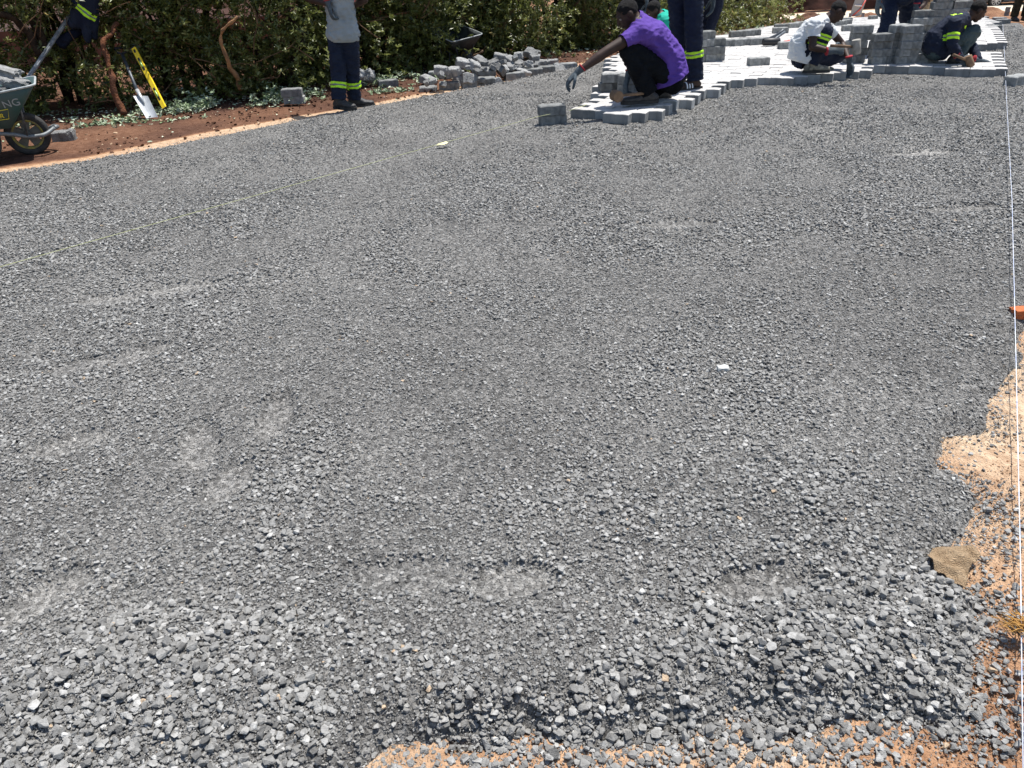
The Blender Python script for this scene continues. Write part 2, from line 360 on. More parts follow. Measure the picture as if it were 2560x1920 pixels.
def scatter(X, Y, Zc, size, templates, tone, flat=1.0):
    n = len(X); tid = rng.integers(0, len(templates), n); Vs, Fs, Ts = [], [], []; off = 0
    for t in range(len(templates)):
        sel = np.where(tid == t)[0]; k = len(sel)
        if not k: continue
        tv, tf = templates[t]
        yaw = rng.uniform(0, 2*math.pi, k); tilt = rng.normal(0, .45*flat, k); ax = rng.uniform(0, 2*math.pi, k)
        cy, sy = np.cos(yaw), np.sin(yaw); Rz = np.zeros((k, 3, 3)); Rz[:, 0, 0] = cy; Rz[:, 0, 1] = -sy; Rz[:, 1, 0] = sy; Rz[:, 1, 1] = cy; Rz[:, 2, 2] = 1
        a = np.stack([np.cos(ax), np.sin(ax), np.zeros(k)], 1); ct, st = np.cos(tilt), np.sin(tilt)
        K = np.zeros((k, 3, 3)); K[:, 0, 2] = a[:, 1]; K[:, 1, 2] = -a[:, 0]; K[:, 2, 0] = -a[:, 1]; K[:, 2, 1] = a[:, 0]
        Rt = np.eye(3)[None]+st[:, None, None]*K+(1-ct)[:, None, None]*(K@K)
        R = Rt@Rz
        v = np.einsum('kij,vj->kvi', R, tv)*size[sel][:, None, None]*.5
        v += np.stack([X[sel], Y[sel], Zc[sel]], 1)[:, None, :]
        Vs.append(v.reshape(-1, 3)); Fs.append((tf[None]+(np.arange(k)*len(tv))[:, None, None]+off).reshape(-1, 3))
        Ts.append(np.repeat(tone[sel], len(tv))); off += k*len(tv)
    return np.concatenate(Vs), np.concatenate(Fs), np.concatenate(Ts)
def in_view(X, Y, margin=.5):
    hw = (np.maximum(Y, 0)*.78+.85)+margin
    return np.abs(X) < hw
TA = stone_templates(36, 18, 1); TB = stone_templates(24, 11, 2); TC = stone_templates(16, 9, 3); TD = stone_templates(20, 7, 4)
parts = []
def layer(y0, y1, dens, smin, smax, T, lift, use_coarse=True, flat=1.0, gate=None):
    x0, x1 = -6.4, 9.6; xm = y1*.78+1.4; x0 = max(x0, -xm); x1 = min(x1, xm)
    n = int(dens*(x1-x0)*(y1-y0)); X = rng.uniform(x0, x1, n); Y = rng.uniform(y0, y1, n)
    ok = in_view(X, Y); X, Y = X[ok], Y[ok]
    h, d = bed_h(X, Y)
    p = np.clip((d+.085)/.15, 0, 1)**1.5; h = np.where(d < .10, np.maximum(h, smoothgz(Y)-.034), h)
    if use_coarse: p = p*(.68+.32*coarse(X, Y))
    if gate is not None: p = p*gate(X, Y)
    p *= (1-.88*foot_mask(X, Y))
    pd = polydist(X, Y, PAVE); p = np.where(pd > -.03, 0, p)
    ok = rng.random(len(X)) < p; X, Y, h = X[ok], Y[ok], h[ok]
    u = rng.random(len(X)); size = smin+(smax-smin)*u**1.7
    c = coarse(X, Y); size = size*(.72+.45*c)
    tone = np.clip(rng.normal(.45, .22, len(X)), 0, .96); tone = np.where(rng.random(len(X)) < .002, 1., tone)
    parts.append(scatter(X, Y, h+size*lift, size, T, tone, flat))
layer(.45, 1.9, 10500, .007, .0245, TA, .22, flat=.9)
layer(.45, 1.7, 1300, .013, .031, TA, .42, gate=lambda X, Y: coarse(X, Y)**2)
layer(.45, 1.9, 34000, .0035, .010, TD, .5, use_coarse=False)
layer(1.9, 3.4, 8500, .008, .024, TB, .18, flat=.6)
layer(1.9, 3.4, 16000, .0045, .011, TD, .4, use_coarse=False, flat=.7)
layer(3.4, 5.5, 7500, .009, .025, TC, .2, flat=.55)
layer(5.5, 8.5, 4200, .011, .027, TD, .22, flat=.55)
layer(8.5, 13.5, 1700, .013, .030, TD, .22, flat=.6)
# strays spilled on the orange soil round the edge
n = 60000; X = rng.uniform(-2, 8, n); Y = rng.uniform(.5, 11, n); d = polydist(X, Y, GRAVEL)
ok = (d < 0) & in_view(X, Y) & (rng.random(n) < (np.exp(d/.09)*.6+.010)*np.clip(fbm(X, Y, .12, 130, 2)*3-.8, 0, 1)); X, Y = X[ok], Y[ok]
sz = .004+.026*rng.random(len(X))**1.8
parts.append(scatter(X, Y, smoothgz(Y)-.034+sz*.24, sz, TA, np.clip(rng.normal(.45, .2, len(X)), 0, .97), 1.))
Vs = []; Fs = []; Ts = []; off = 0
for v, f, t in parts:
    Vs.append(v); Fs.append(f+off); Ts.append(t); off += len(v)
me = npmesh('gravel', np.concatenate(Vs), np.concatenate(Fs), False); setattrf(me, 'tone', np.concatenate(Ts))
tag(link('gravel', me, None, STONE), 'loose grey crushed stone spread over the whole road bed', 'gravel', kind='stuff')
# orange soil grit
n = 150000; X = rng.uniform(-.6, 3.2, n); Y = rng.uniform(.6, 4, n); d = polydist(X, Y, GRAVEL); ok = (d < .02) & in_view(X, Y)
X, Y = X[ok], Y[ok]; sz = .0025+.009*rng.random(len(X))**3
v, f, t = scatter(X, Y, smoothgz(Y)-.034+sz*.2, sz, TC, np.clip(rng.normal(.78, .18, len(X)), .25, 1), 1.)
me = npmesh('soil_crumbs', v, f, False); setattrf(me, 'sand', t)
tag(link('soil_crumbs', me, None, SOIL), 'fine orange soil crumbs beside the gravel edge', 'soil', kind='stuff')
parts = None; Vs = Fs = Ts = None

# ---------------------------------------------------------------- paving blocks
BL, BW, BH = .228, .114, .08
def block_outline(l=BL, wd=BW, gap=.0016, amp=.0085):
    top = []; n = 4; q = l/4
    for i in range(n+1):
        u = -l/2+q*i; top.append((u, amp if i % 2 else -amp))
    up = [(u+(gap if i == 0 else -gap if i == n else 0), wd/2+e-gap) for i, (u, e) in enumerate(top)]
    dn = [(u+(gap if i == 0 else -gap if i == n else 0), -wd/2+e+gap) for i, (u, e) in enumerate(top)]
    return dn+up[::-1]
OUT = block_outline()
def block_arrays(jag=None, seed=0, c=.0075):
    r = random.Random(seed); o = list(OUT)
    if jag is not None:   # broken: replace the right end by a jagged face
        cx = jag; o = [p for p in o if p[0] < cx]; k = 5
        lo = [p for p in o if p[1] < 0][-1]; hi = [p for p in o if p[1] > 0][0]
        jg = [(cx+r.uniform(-.022, .022), -BW/2+BW*(i+.5)/k) for i in range(k)]
        o = [p for p in o if p[1] < 0]+jg+[p for p in o if p[1] > 0]
    n = len(o); V = []
    for z, s in ((0, 0), (BH-c, 0), (BH, c)):
        for x, y in o:
            if s: x -= s*math.copysign(1, x)*(abs(x) > BL*.4); y -= s*math.copysign(1, y)
            V.append((x, y, z))
    F = []
    for lv in (0, 1):
        for i in range(n): F.append([lv*n+i, lv*n+(i+1) % n, (lv+1)*n+(i+1) % n, (lv+1)*n+i])
    return V, F, n
def block_mesh(name, jag=None, seed=0, rough=0, c=.0075):
    V, F, n = block_arrays(jag, seed, c); bm = bmesh.new(); vs = [bm.verts.new(v) for v in V]
    for f in F: bm.faces.new([vs[i] for i in f])
    bm.faces.new([vs[2*n+i] for i in range(n)]); bm.faces.new([vs[i] for i in range(n)][::-1])
    if rough:
        bmesh.ops.triangulate(bm, faces=[f for f in bm.faces if len(f.verts) > 4])
        bmesh.ops.subdivide_edges(bm, edges=[e for e in bm.edges if e.calc_length() > .03], cuts=2, use_grid_fill=True)
        for v in bm.verts:
            k = 1.0 if (jag is not None and v.co.x > jag-.04) else .25
            v.co += noise.noise_vector(v.co*45+Vector((seed*7, 0, 0)))*rough*k
    bmesh.ops.recalc_face_normals(bm, faces=bm.faces)
    me = bpy.data.meshes.new(name); bm.to_mesh(me); bm.free(); return me
UA = RAD(-27); ux = Vector((math.cos(UA), math.sin(UA), 0)); vx = Vector((-math.sin(UA), math.cos(UA), 0)); O = Vector((5.02, 8.2, 0))
cells = []
for j in range(-30, 260):
    for i in range(-40, 40):
        p = O-ux*(BL*(i+.5+.5*(j % 2)))+vx*(BW*(j+.5)); cells.append((p.x, p.y, j))
cells = np.array(cells); cd = polydist(cells[:, 0], cells[:, 1], PAVE); cells = cells[cd > -.02]
vd = np.hypot(cells[:, 0], cells[:, 1]); 
ed = polydist(cells[:, 0], cells[:, 1], PAVE)
order = np.argsort(vd+np.where(ed < .17, -1.2, 0)); cells = cells[order]
NI = 190
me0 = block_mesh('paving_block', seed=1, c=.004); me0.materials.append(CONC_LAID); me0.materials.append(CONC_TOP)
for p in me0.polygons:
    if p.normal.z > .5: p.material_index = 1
for k in range(min(NI, len(cells))):
    x, y, j = cells[k]; o = bpy.data.objects.new('paving_block', me0); C.objects.link(o)
    tilt = random.gauss(0, .008); o.location = (x, y, gz(x, y)+random.uniform(-.004, .004)-.002); o.rotation_euler = (random.gauss(0, .01), random.gauss(0, .01), UA+random.gauss(0, .012))
    tag(o, 'grey zigzag paving block laid along the front edge of the new paving', 'paving block', 'laid zigzag paving blocks')
Vb, Fb, nb_ = block_arrays(c=.003); Vb = np.array(Vb); rest = cells[NI:]; V = []; Q = []; T = []
ca, sa = math.cos(UA), math.sin(UA); Rb = np.array([[ca, -sa, 0], [sa, ca, 0], [0, 0, 1]])
bm = bmesh.new()
allv = []
for k, (x, y, j) in enumerate(rest):
    v = Vb@Rb.T; dz = rng.normal(0, .0016); slx, sly = rng.normal(0, .010, 2)
    vv = v.copy(); vv[:, 2] += v[:, 0]*slx+v[:, 1]*sly+dz; vv[:, 0] += x; vv[:, 1] += y; vv[:, 2] += smoothgz(vv[:, 1]); allv.append(vv)
nv = len(Vb); AV = np.concatenate(allv); base = np.arange(len(rest))*nv
sides = np.array(Fb); top = np.array([[2*nb_+i, 2*nb_+i+1, 3*nb_-2-i, 3*nb_-1-i] for i in range(nb_//2-1)])
FF = np.concatenate([sides, top]); AF = (FF[None]+base[:, None, None]).reshape(-1, 4)
me = npmesh('paving', AV, AF, False)
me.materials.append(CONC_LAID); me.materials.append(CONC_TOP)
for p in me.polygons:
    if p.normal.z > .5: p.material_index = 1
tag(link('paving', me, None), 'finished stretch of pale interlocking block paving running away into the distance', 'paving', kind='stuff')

mb_full = [block_mesh('loose_block', seed=s, rough=.0025) for s in range(4)]
mb_brk = [block_mesh('broken_block', jag=j, seed=10+i, rough=.012) for i, j in enumerate((.06, .03, .0, .075, .045, .015, .055, -.02))]
for q in mb_full: q.materials.append(CONC)
for q in mb_brk: q.materials.append(CONC_RAW)
def put_block(loc, yaw=0, rx=0, ry=0, broken=False, name=None, label='', group=None, sc=1.0):
    me = random.choice(mb_brk if broken else mb_full)
    o = bpy.data.objects.new(name or ('broken_block' if broken else 'loose_block'), me); C.objects.link(o)
    o.location = loc; o.rotation_euler = (rx, ry, yaw); o.scale = (sc, sc, sc); tag(o, label, 'concrete block', group); return o
ORD = {1: 'bottom', 2: 'second', 3: 'third', 4: 'fourth', 5: 'fifth', 6: 'sixth', 7: 'seventh', 8: 'eighth'}
def stack(px, py, n, desc, yaw=0, lean=0, Y=None, on=.0, jit=.018, group=None, z=None, sc=1.0):
    if Y is None: p = G(px, py, on)
    else: p = W(px, py, Y)
    z0 = p.z if z is None else z
    for k in range(n):
        lab = (('topmost' if k == n-1 else ORD[k+1]) + ' block in the ' + desc) if n > 1 else 'grey block ' + desc
        put_block((p.x+lean*k*.006+random.uniform(-jit, jit), p.y+.06+random.uniform(-jit, jit), z0+k*(BH*sc+.0015)), yaw+random.uniform(-.13, .13), label=lab, group=group or 'loose blocks waiting to be laid', sc=sc)
stack(1381, 313, 2, 'pair at the left tip of the paving beside the yellow string', yaw=.10, jit=.010, sc=1.0)
stack(1531, 238, 3, 'stack of three behind the purple shirted man’s hand', yaw=.05, on=.0, Y=7.9, z=0.0)
stack(1579, 236, 2, 'pair half hidden behind the black boot', yaw=.6, Y=7.8, z=.08)
stack(1757, 155, 4, 'stack of four just right of the navy trouser leg', yaw=.3, on=.08)
stack(1786, 153, 3, 'stack of three right of the standing navy trouser leg', yaw=.0, on=.08)
stack(2141, 158, 5, 'leaning stack of five behind the white shirted man', yaw=.0, lean=.35, on=.08, sc=.93)
stack(2198, 160, 4, 'left column of the wide stack before the standing navy man', yaw=.1, lean=.25, on=.08, sc=.93)
stack(2233, 157, 5, 'middle column of the wide stack before the standing navy man', yaw=.5, lean=.2, on=.08, sc=.93)
stack(2267, 160, 5, 'right column of the wide stack before the standing navy man', yaw=.0, lean=.45, on=.08, sc=.93)
stack(2290, 135, 6, 'left column of the tall stack behind the crouching navy man', yaw=-.1, lean=.35, on=.08, sc=.93)
stack(2335, 132, 8, 'middle column of the tall stack behind the crouching navy man', yaw=-.05, lean=.5, on=.08, sc=.93)
stack(2378, 130, 7, 'right column of the tall stack behind the crouching navy man', yaw=.0, lean=.5, on=.08, sc=.93)
stack(2320, 156, 1, 'at the heels of the crouching navy man', yaw=-.2, on=.08)
for px, py, yw, d in [(1897, 164, .0, 'alone on the paving left of the white shirted man'), (1970, 122, .1, 'just behind the back of the white shirted man'), (1896, 112, .05, 'beside the dark hammer head on the paving'),
                      (1816, 117, .12, 'at the left end of a short row on the paving'), (1853, 114, .12, 'at the right end of a short row on the paving'), (1844, 93, 0, 'nearest the mottled trousers at the far left paving edge'),
                      (1868, 91, .1, 'second along the far left edge of the paving'), (1886, 89, .0, 'third along the far left edge of the paving'), (1952, 84, .0, 'behind the pry bar on the paving'),
                      (1954, 73, .0, 'on the far left edge of the paving in line with the women'), (1985, 70, .1, 'far back on the left edge left of the white shirt'), (2007, 66, 0, 'far back touching the outline of the white shirt'),
                      (2124, 78, .0, 'behind the head of the white shirted man'), (2118, 54, 0, 'far back right of the white shirted man’s head'), (2102, 64, .1, 'far back, just right of the white shirted man’s chin'),
                      (2114, 61, .1, 'far back, next to a smaller looking one by the chin'), (2486, 68, .2, 'upper of two beside the right string'), (2487, 79, .2, 'lower of two beside the right string'),
                      (2501, 55, .0, 'left of the olive trousers, upper one'), (2508, 61, .0, 'left of the olive trousers, lower one'), (2186, 48, .2, 'far back left of the standing navy man')]:
    stack(px, py, 1, d, yaw=yw, on=.08 if px < 2480 else 0.0)
for px, py, d in [(2153, 48, 'far grey block standing on end beyond the paving'), (2122, 46, 'far grey block standing on end left of the red and white board'), (2512, 40, 'far grey block standing on end below the parked car')]:
    p = G(px, py, 0); put_block((p.x, p.y, p.z+.11), 0, 0, RAD(90), label=d, group='blocks standing on end')
o = put_block(G(2546, 214)+Vector((0, .05, 0)), .5, label='dark grey block lying at the right edge beyond the white string', group='loose blocks waiting to be laid', sc=1.1)
stack(734, 257, 2, 'pair on the brown verge under the hedge', yaw=.12, jit=.012, z=-.03, Y=8.62, group='blocks on the verge', sc=.95)
put_block(G(167, 345)+Vector((0, .04, -.03)), .2, broken=True, label='broken grey block lying right of the green wheelbarrow’s tube', group='blocks on the verge', sc=1.1)
put_block(G(970, 208)+Vector((0, 0, -.04)), .3, label='grey block half buried in cut leaves beside the man in grey', group='blocks on the verge')
put_block(W(900, 190, 9.6), .4, RAD(55), RAD(15), True, label='smaller tilted slab in the leaves right of the man in grey', group='blocks on the verge')
put_block(W(928, 192, 9.7), -.3, RAD(60), RAD(-25), True, label='larger tilted slab in the leaves right of the man in grey', group='blocks on the verge', sc=1.15)
put_block(G(1073, 218)+Vector((0, 0, -.07)), .1, RAD(4), 0, True, label='pale flat fragment in front of the heap of broken blocks', group='blocks on the verge')
# heap of broken blocks: (px, py base, dY behind the ground line, yaw, rx, ry, broken)
heap = [(1072, 205, 0, -.5, .1, .35, 1), (1123, 216, 0, .0, 0, 0, 0), (1180, 211, 0, .1, 0, 0, 1), (1213, 205, 0, .0, .1, 0, 0), (1254, 200, 0, .3, RAD(80), 0, 1), (1286, 192, 0, .2, 0, 0, 0), (1310, 185, 0, .6, .3, .2, 1), (1334, 182, 0, .0, 0, 0, 0), (1364, 176, 0, .1, 0, 0, 0), (1397, 170, 0, .5, RAD(60), .2, 1), (1419, 168, 0, .2, 0, 0, 0),
        (1095, 196, .22, .0, 0, 0, 0), (1138, 196, .22, .05, 0, 0, 0), (1150, 208, .12, .8, RAD(70), 0, 1), (1205, 196, .25, .3, 0, 0, 1), (1240, 190, .2, -.3, 0, 0, 1), (1280, 186, .22, .4, 0, .1, 1), (1317, 178, .25, .0, 0, 0, 1), (1352, 172, .22, -.2, 0, 0, 1), (1385, 166, .2, .1, 0, 0, 1)]
for px, py, dy, yw, rx, ry, b in heap:
    g = G(px, py); p = W(px, py, g.y+dy)
    put_block((p.x, p.y+.04, -.035 if dy == 0 else max(-.035, p.z-.0)), yw, rx, ry, bool(b), label='broken or whole grey block in the rubble heap under the black wheelbarrow', group='blocks in the rubble heap')
heap2 = [(1110, 178, .25, .1, .1, .1), (1144, 179, .22, 0, .2, -.1), (1180, 192, .12, .1, RAD(70), .1), (1163, 160, .45, .2, .3, .2), (1184, 165, .4, 1, .6, .3), (1205, 158, .45, -.5, .2, .45), (1220, 182, .25, .4, .3, .1), (1236, 160, .4, .3, .2, -.3), (1248, 178, .2, 1.3, .6, .6), (1265, 179, .2, .5, .5, .5),
         (1256, 146, .55, 0, .1, .2), (1282, 158, .35, -.6, .2, .5), (1275, 168, .3, .9, .8, 0), (1296, 162, .35, .2, .4, .1), (1332, 158, .3, .1, RAD(75), 0), (1308, 141, .5, 0, 0, 0), (1334, 135, .5, -.5, .5, .3), (1346, 144, .4, .3, .3, 0), (1366, 160, .25, .1, .1, 0), (1335, 172, .2, 0, .1, 0), (1222, 168, .5, .3, .1, .2), (1300, 172, .3, .1, .1, .1)]
for px, py in [(1065, 214), (1085, 207), (1108, 220), (1160, 214), (1198, 207), (1232, 203), (1100, 186), (1130, 190), (1192, 183), (1210, 176), (1170, 172), (1228, 172), (1245, 166), (1262, 160), (1290, 150), (1272, 173), (1318, 166), (1344, 163), (1300, 182), (1380, 172)]:
    g = G(px, 240-(px-1050)*.20); p = W(px, py, g.y+random.uniform(.03, .3)); p.z = max(p.z, -.03)
    put_block(p, random.uniform(0, 3), random.uniform(-.6, .6), random.uniform(-.6, .6), True, label='broken or whole grey block in the rubble heap under the black wheelbarrow', group='blocks in the rubble heap', sc=random.uniform(.42, .62))
for px, py, dy, yw, rx, ry in heap2:
    g = G(px, 240-(px-1050)*.20); p = W(px, py+7, g.y+dy)
    put_block((p.x, p.y, p.z), yw, rx, ry, True, label='broken or whole grey block in the rubble heap under the black wheelbarrow', group='blocks in the rubble heap')

# ---------------------------------------------------------------- organic sculpting
def ico_pts(sub=2):
    bm = bmesh.new(); bmesh.ops.create_icosphere(bm, subdivisions=sub, radius=1); r = [v.co.copy() for v in bm.verts]; bm.free(); return r
ICO = ico_pts(2)
def frame(z, x=None):
    z = Vector(z).normalized(); x = Vector(x) if x is not None else Vector((1, 0, 0)) if abs(z.x) < .8 else Vector((0, 1, 0))
    x = (x-z*x.dot(z)).normalized(); return Matrix((x, z.cross(x), z)).transposed()
def ell(c, r, R=None): return (Vector(c), Vector(r) if hasattr(r, '__len__') else Vector((r, r, r)), R or Matrix.Identity(3))
def hull(bm, *els):
    b = bmesh.new()
    for c, r, R in els:
        for p in ICO: b.verts.new(c+R@Vector((p.x*r.x, p.y*r.y, p.z*r.z)))
    bmesh.ops.convex_hull(b, input=b.verts); bmesh.ops.delete(b, geom=[v for v in b.verts if not v.link_faces], context='VERTS')
    me = bpy.data.meshes.new('t'); b.to_mesh(me); b.free(); bm.from_mesh(me); bpy.data.meshes.remove(me)
def limb(bm, pts, rads):
    for i in range(len(pts)-1): hull(bm, ell(pts[i], rads[i]), ell(pts[i+1], rads[i+1]))
def sculpt(bm, vox, smooth=4, wr=0, wf=9, seed=0, stretch=None):
    me = bpy.data.meshes.new('s'); bm.to_mesh(me); bm.free(); o = bpy.data.objects.new('s', me); C.objects.link(o)
    md = o.modifiers.new('r', 'REMESH'); md.mode = 'VOXEL'; md.voxel_size = vox; md.use_smooth_shade = True
    if smooth:
        sm = o.modifiers.new('m', 'SMOOTH'); sm.iterations = smooth; sm.factor = .5
    dg = bpy.context.evaluated_depsgraph_get(); out = bpy.data.meshes.new_from_object(o.evaluated_get(dg)); bpy.data.objects.remove(o); bpy.data.meshes.remove(me)
    if wr:
        n = len(out.vertices); co = np.empty(n*3, np.float32); out.vertices.foreach_get('co', co); co = co.reshape(-1, 3)
        no = np.empty(n*3, np.float32); out.vertices.foreach_get('normal', no); no = no.reshape(-1, 3); sd = Vector((seed*3.7, seed*1.3, 0)); d = np.empty(n, np.float32)
        st = stretch or (1, 1, 1.9)
        for i in range(n):
            p = Vector((float(co[i, 0])*st[0], float(co[i, 1])*st[1], float(co[i, 2])*st[2]))*wf+sd
            q = noise.noise_vector(p*.5)*1.2; a = noise.noise(p+q); d[i] = (1-abs(a)*2.6)*.6+.4*noise.noise(p*2.1)
        co += no*(d*wr)[:, None]; out.vertices.foreach_set('co', co.ravel())
    for p in out.polygons: p.use_smooth = True
    out.update(); return out
def cut_mesh(me, cuts):
    bm = bmesh.new(); bm.from_mesh(me)
    for p, n, r, *lb in cuts:
        p = Vector(p); n = Vector(n).normalized()
        if lb: near_f = lambda c: -.03 < (c-p).dot(n) < lb[0] and ((c-p)-n*(c-p).dot(n)).length < r
        else: near_f = lambda c: (c-p).length < r
        g = [f for f in bm.faces if near_f(f.calc_center_median())]
        geom = list({v for f in g for v in f.verts})+list({e for f in g for e in f.edges})+g
        bmesh.ops.bisect_plane(bm, geom=geom, plane_co=p, plane_no=n, dist=1e-5)
        dele = [v for v in bm.verts if near_f(v.co) and (v.co-p).dot(n) > 1e-4]; bmesh.ops.delete(bm, geom=dele, context='VERTS')
    bm.to_mesh(me); bm.free(); return me
def band(me, p, ax, segs, r, parent, name='reflective_band', off=.004):
    """conforming strips cut out of a cloth mesh: segs = [(t0, t1, material index)]"""
    p = Vector(p); ax = Vector(ax).normalized(); out = bmesh.new(); mi = []
    for t0, t1, k in segs:
        bm = bmesh.new(); bm.from_mesh(me); bm.normal_update()
        g = [f for f in bm.faces if (f.calc_center_median()-p).length > r]; bmesh.ops.delete(bm, geom=g, context='FACES')
        for t, s in ((t0, -1), (t1, 1)):
            bmesh.ops.bisect_plane(bm, geom=bm.verts[:]+bm.edges[:]+bm.faces[:], plane_co=p+ax*t, plane_no=ax*s, clear_outer=True, dist=1e-6)
        bm.normal_update()
        for v in bm.verts: v.co += v.normal*off
        for f in bm.faces: f.material_index = k; f.smooth = True
        t = bpy.data.meshes.new('t'); bm.to_mesh(t); bm.free(); out.from_mesh(t); bpy.data.meshes.remove(t)
    m2 = bpy.data.meshes.new(name); out.to_mesh(m2); out.free(); return link(name, m2, parent, [HIVIS, HIGREY])
STRIPE = [(-.028, -.007, 0), (-.007, .007, 1), (.007, .028, 0)]

def hand(wrist, d, palm, side, curl=.5, open_=0., sc=1., vox=.0045, parent=None, mats=GLOVE, name='glove', cuff=True, point=False):
    """d: direction wrist->knuckles, palm: direction the palm faces, side: +1/-1 thumb side"""
    d = Vector(d).normalized(); palm = Vector(palm); palm = (palm-d*palm.dot(d)).normalized(); s = d.cross(palm)*side
    R = Matrix((s, palm, d)).transposed(); bm = bmesh.new(); w = Vector(wrist)
    hull(bm, ell(w, (.031*sc, .024*sc, .02*sc), R), ell(w-d*.045*sc, (.033*sc, .030*sc, .012*sc), R))
    hull(bm, ell(w, (.028*sc, .02*sc, .02*sc), R), ell(w+d*.075*sc, (.043*sc, .016*sc, .022*sc), R))
    for i, (off, l) in enumerate(((.031, .072), (.011, .082), (-.011, .077), (-.031, .060))):
        a = w+d*.085*sc+s*off*sc; cu_ = curl*(1+.12*i); pts = [a-d*.01*sc]; ang = 0; p = a
        for k, f in enumerate((.45, .32, .25)):
            ang += cu_*(.75, 1.05, .8)[k]; dd = (d*math.cos(ang)+palm*math.sin(ang)+s*off*open_*8).normalized(); p = p+dd*l*f*sc; pts.append(p)
        limb(bm, pts, [.0112*sc, .0102*sc, .0095*sc, .0085*sc])
    a = w+d*.025*sc+s*.028*sc; p1 = a+(d*.5+s*.75+palm*.35).normalized()*.042*sc; p2 = p1+(d*.85+s*.25+palm*(.3+curl*.5)).normalized()*.032*sc; p3 = p2+(d*.85+palm*(.2+curl*.7)-s*.1).normalized()*.026*sc
    limb(bm, [a, p1, p2, p3], [.014*sc, .0125*sc, .0115*sc, .0095*sc])
    me = sculpt(bm, vox, 2); o = link(name, me, parent, mats)
    if cuff and name == 'glove':
        b = bmesh.new(); add_tube(b, [w-d*.058*sc, w-d*.047*sc], [.0345*sc, .0350*sc], 16); bmobj('cuff', b, o, CUFF, True)
    return o
def shoe(ank, toe_dir, L=.28, parent=None, mats=BOOT, name='boot', high=.12, vox=.007, pitch=0., up=Vector((0, 0, 1))):
    """ank = ankle centre; the sole lies .085 below along up"""
    f = Vector(toe_dir).normalized(); up = (up-f*up.dot(f)).normalized(); s = f.cross(up); R = Matrix((s, f, up)).transposed(); a = Vector(ank); base = a-up*.085
    P_ = lambda x, y, z: base+s*x+f*y+up*z
    bm = bmesh.new(); h = -.27*L
    hull(bm, ell(P_(0, h+.035, .045), (.036, .036, .038), R), ell(P_(0, h+.09, .05), (.036, .04, .04), R), ell(a+up*.0, (.040, .045, .03), R))
    hull(bm, ell(a, (.040, .046, .03), R), ell(a+up*high*.6, (.043, .048, .03), R))
    hull(bm, ell(a, (.038, .045, .03), R), ell(P_(0, .10*L+.06, .045), (.042, .04, .032), R), ell(P_(0, h+.08, .04), (.036, .04, .03), R))
    hull(bm, ell(P_(0, .10*L+.05, .042), (.044, .04, .030), R), ell(P_(0, .73*L-.045, .036), (.042, .044, .026), R))
    o = link(name, sculpt(bm, vox, 2, wr=.0012, wf=30), parent, mats)
    b = bmesh.new(); pr = [(0, h-.006), (.034, h+.015), (.036, h+.09), (.043, .15*L+.05), (.045, .55*L), (.03, .70*L), (0, .73*L+.006), (-.03, .70*L), (-.045, .55*L), (-.041, .15*L+.05), (-.036, h+.09), (-.034, h+.015)]
    lo = [b.verts.new(P_(x*1.03, y, .0)) for x, y in pr]; hi = [b.verts.new(P_(x*1.05, y, .026)) for x, y in pr]; n = len(pr)
    for i in range(n): b.faces.new((lo[i], lo[(i+1) % n], hi[(i+1) % n], hi[i]))
    b.faces.new(hi); b.faces.new(lo[::-1]); bmobj('sole', b, o, RUBBER)
    return o

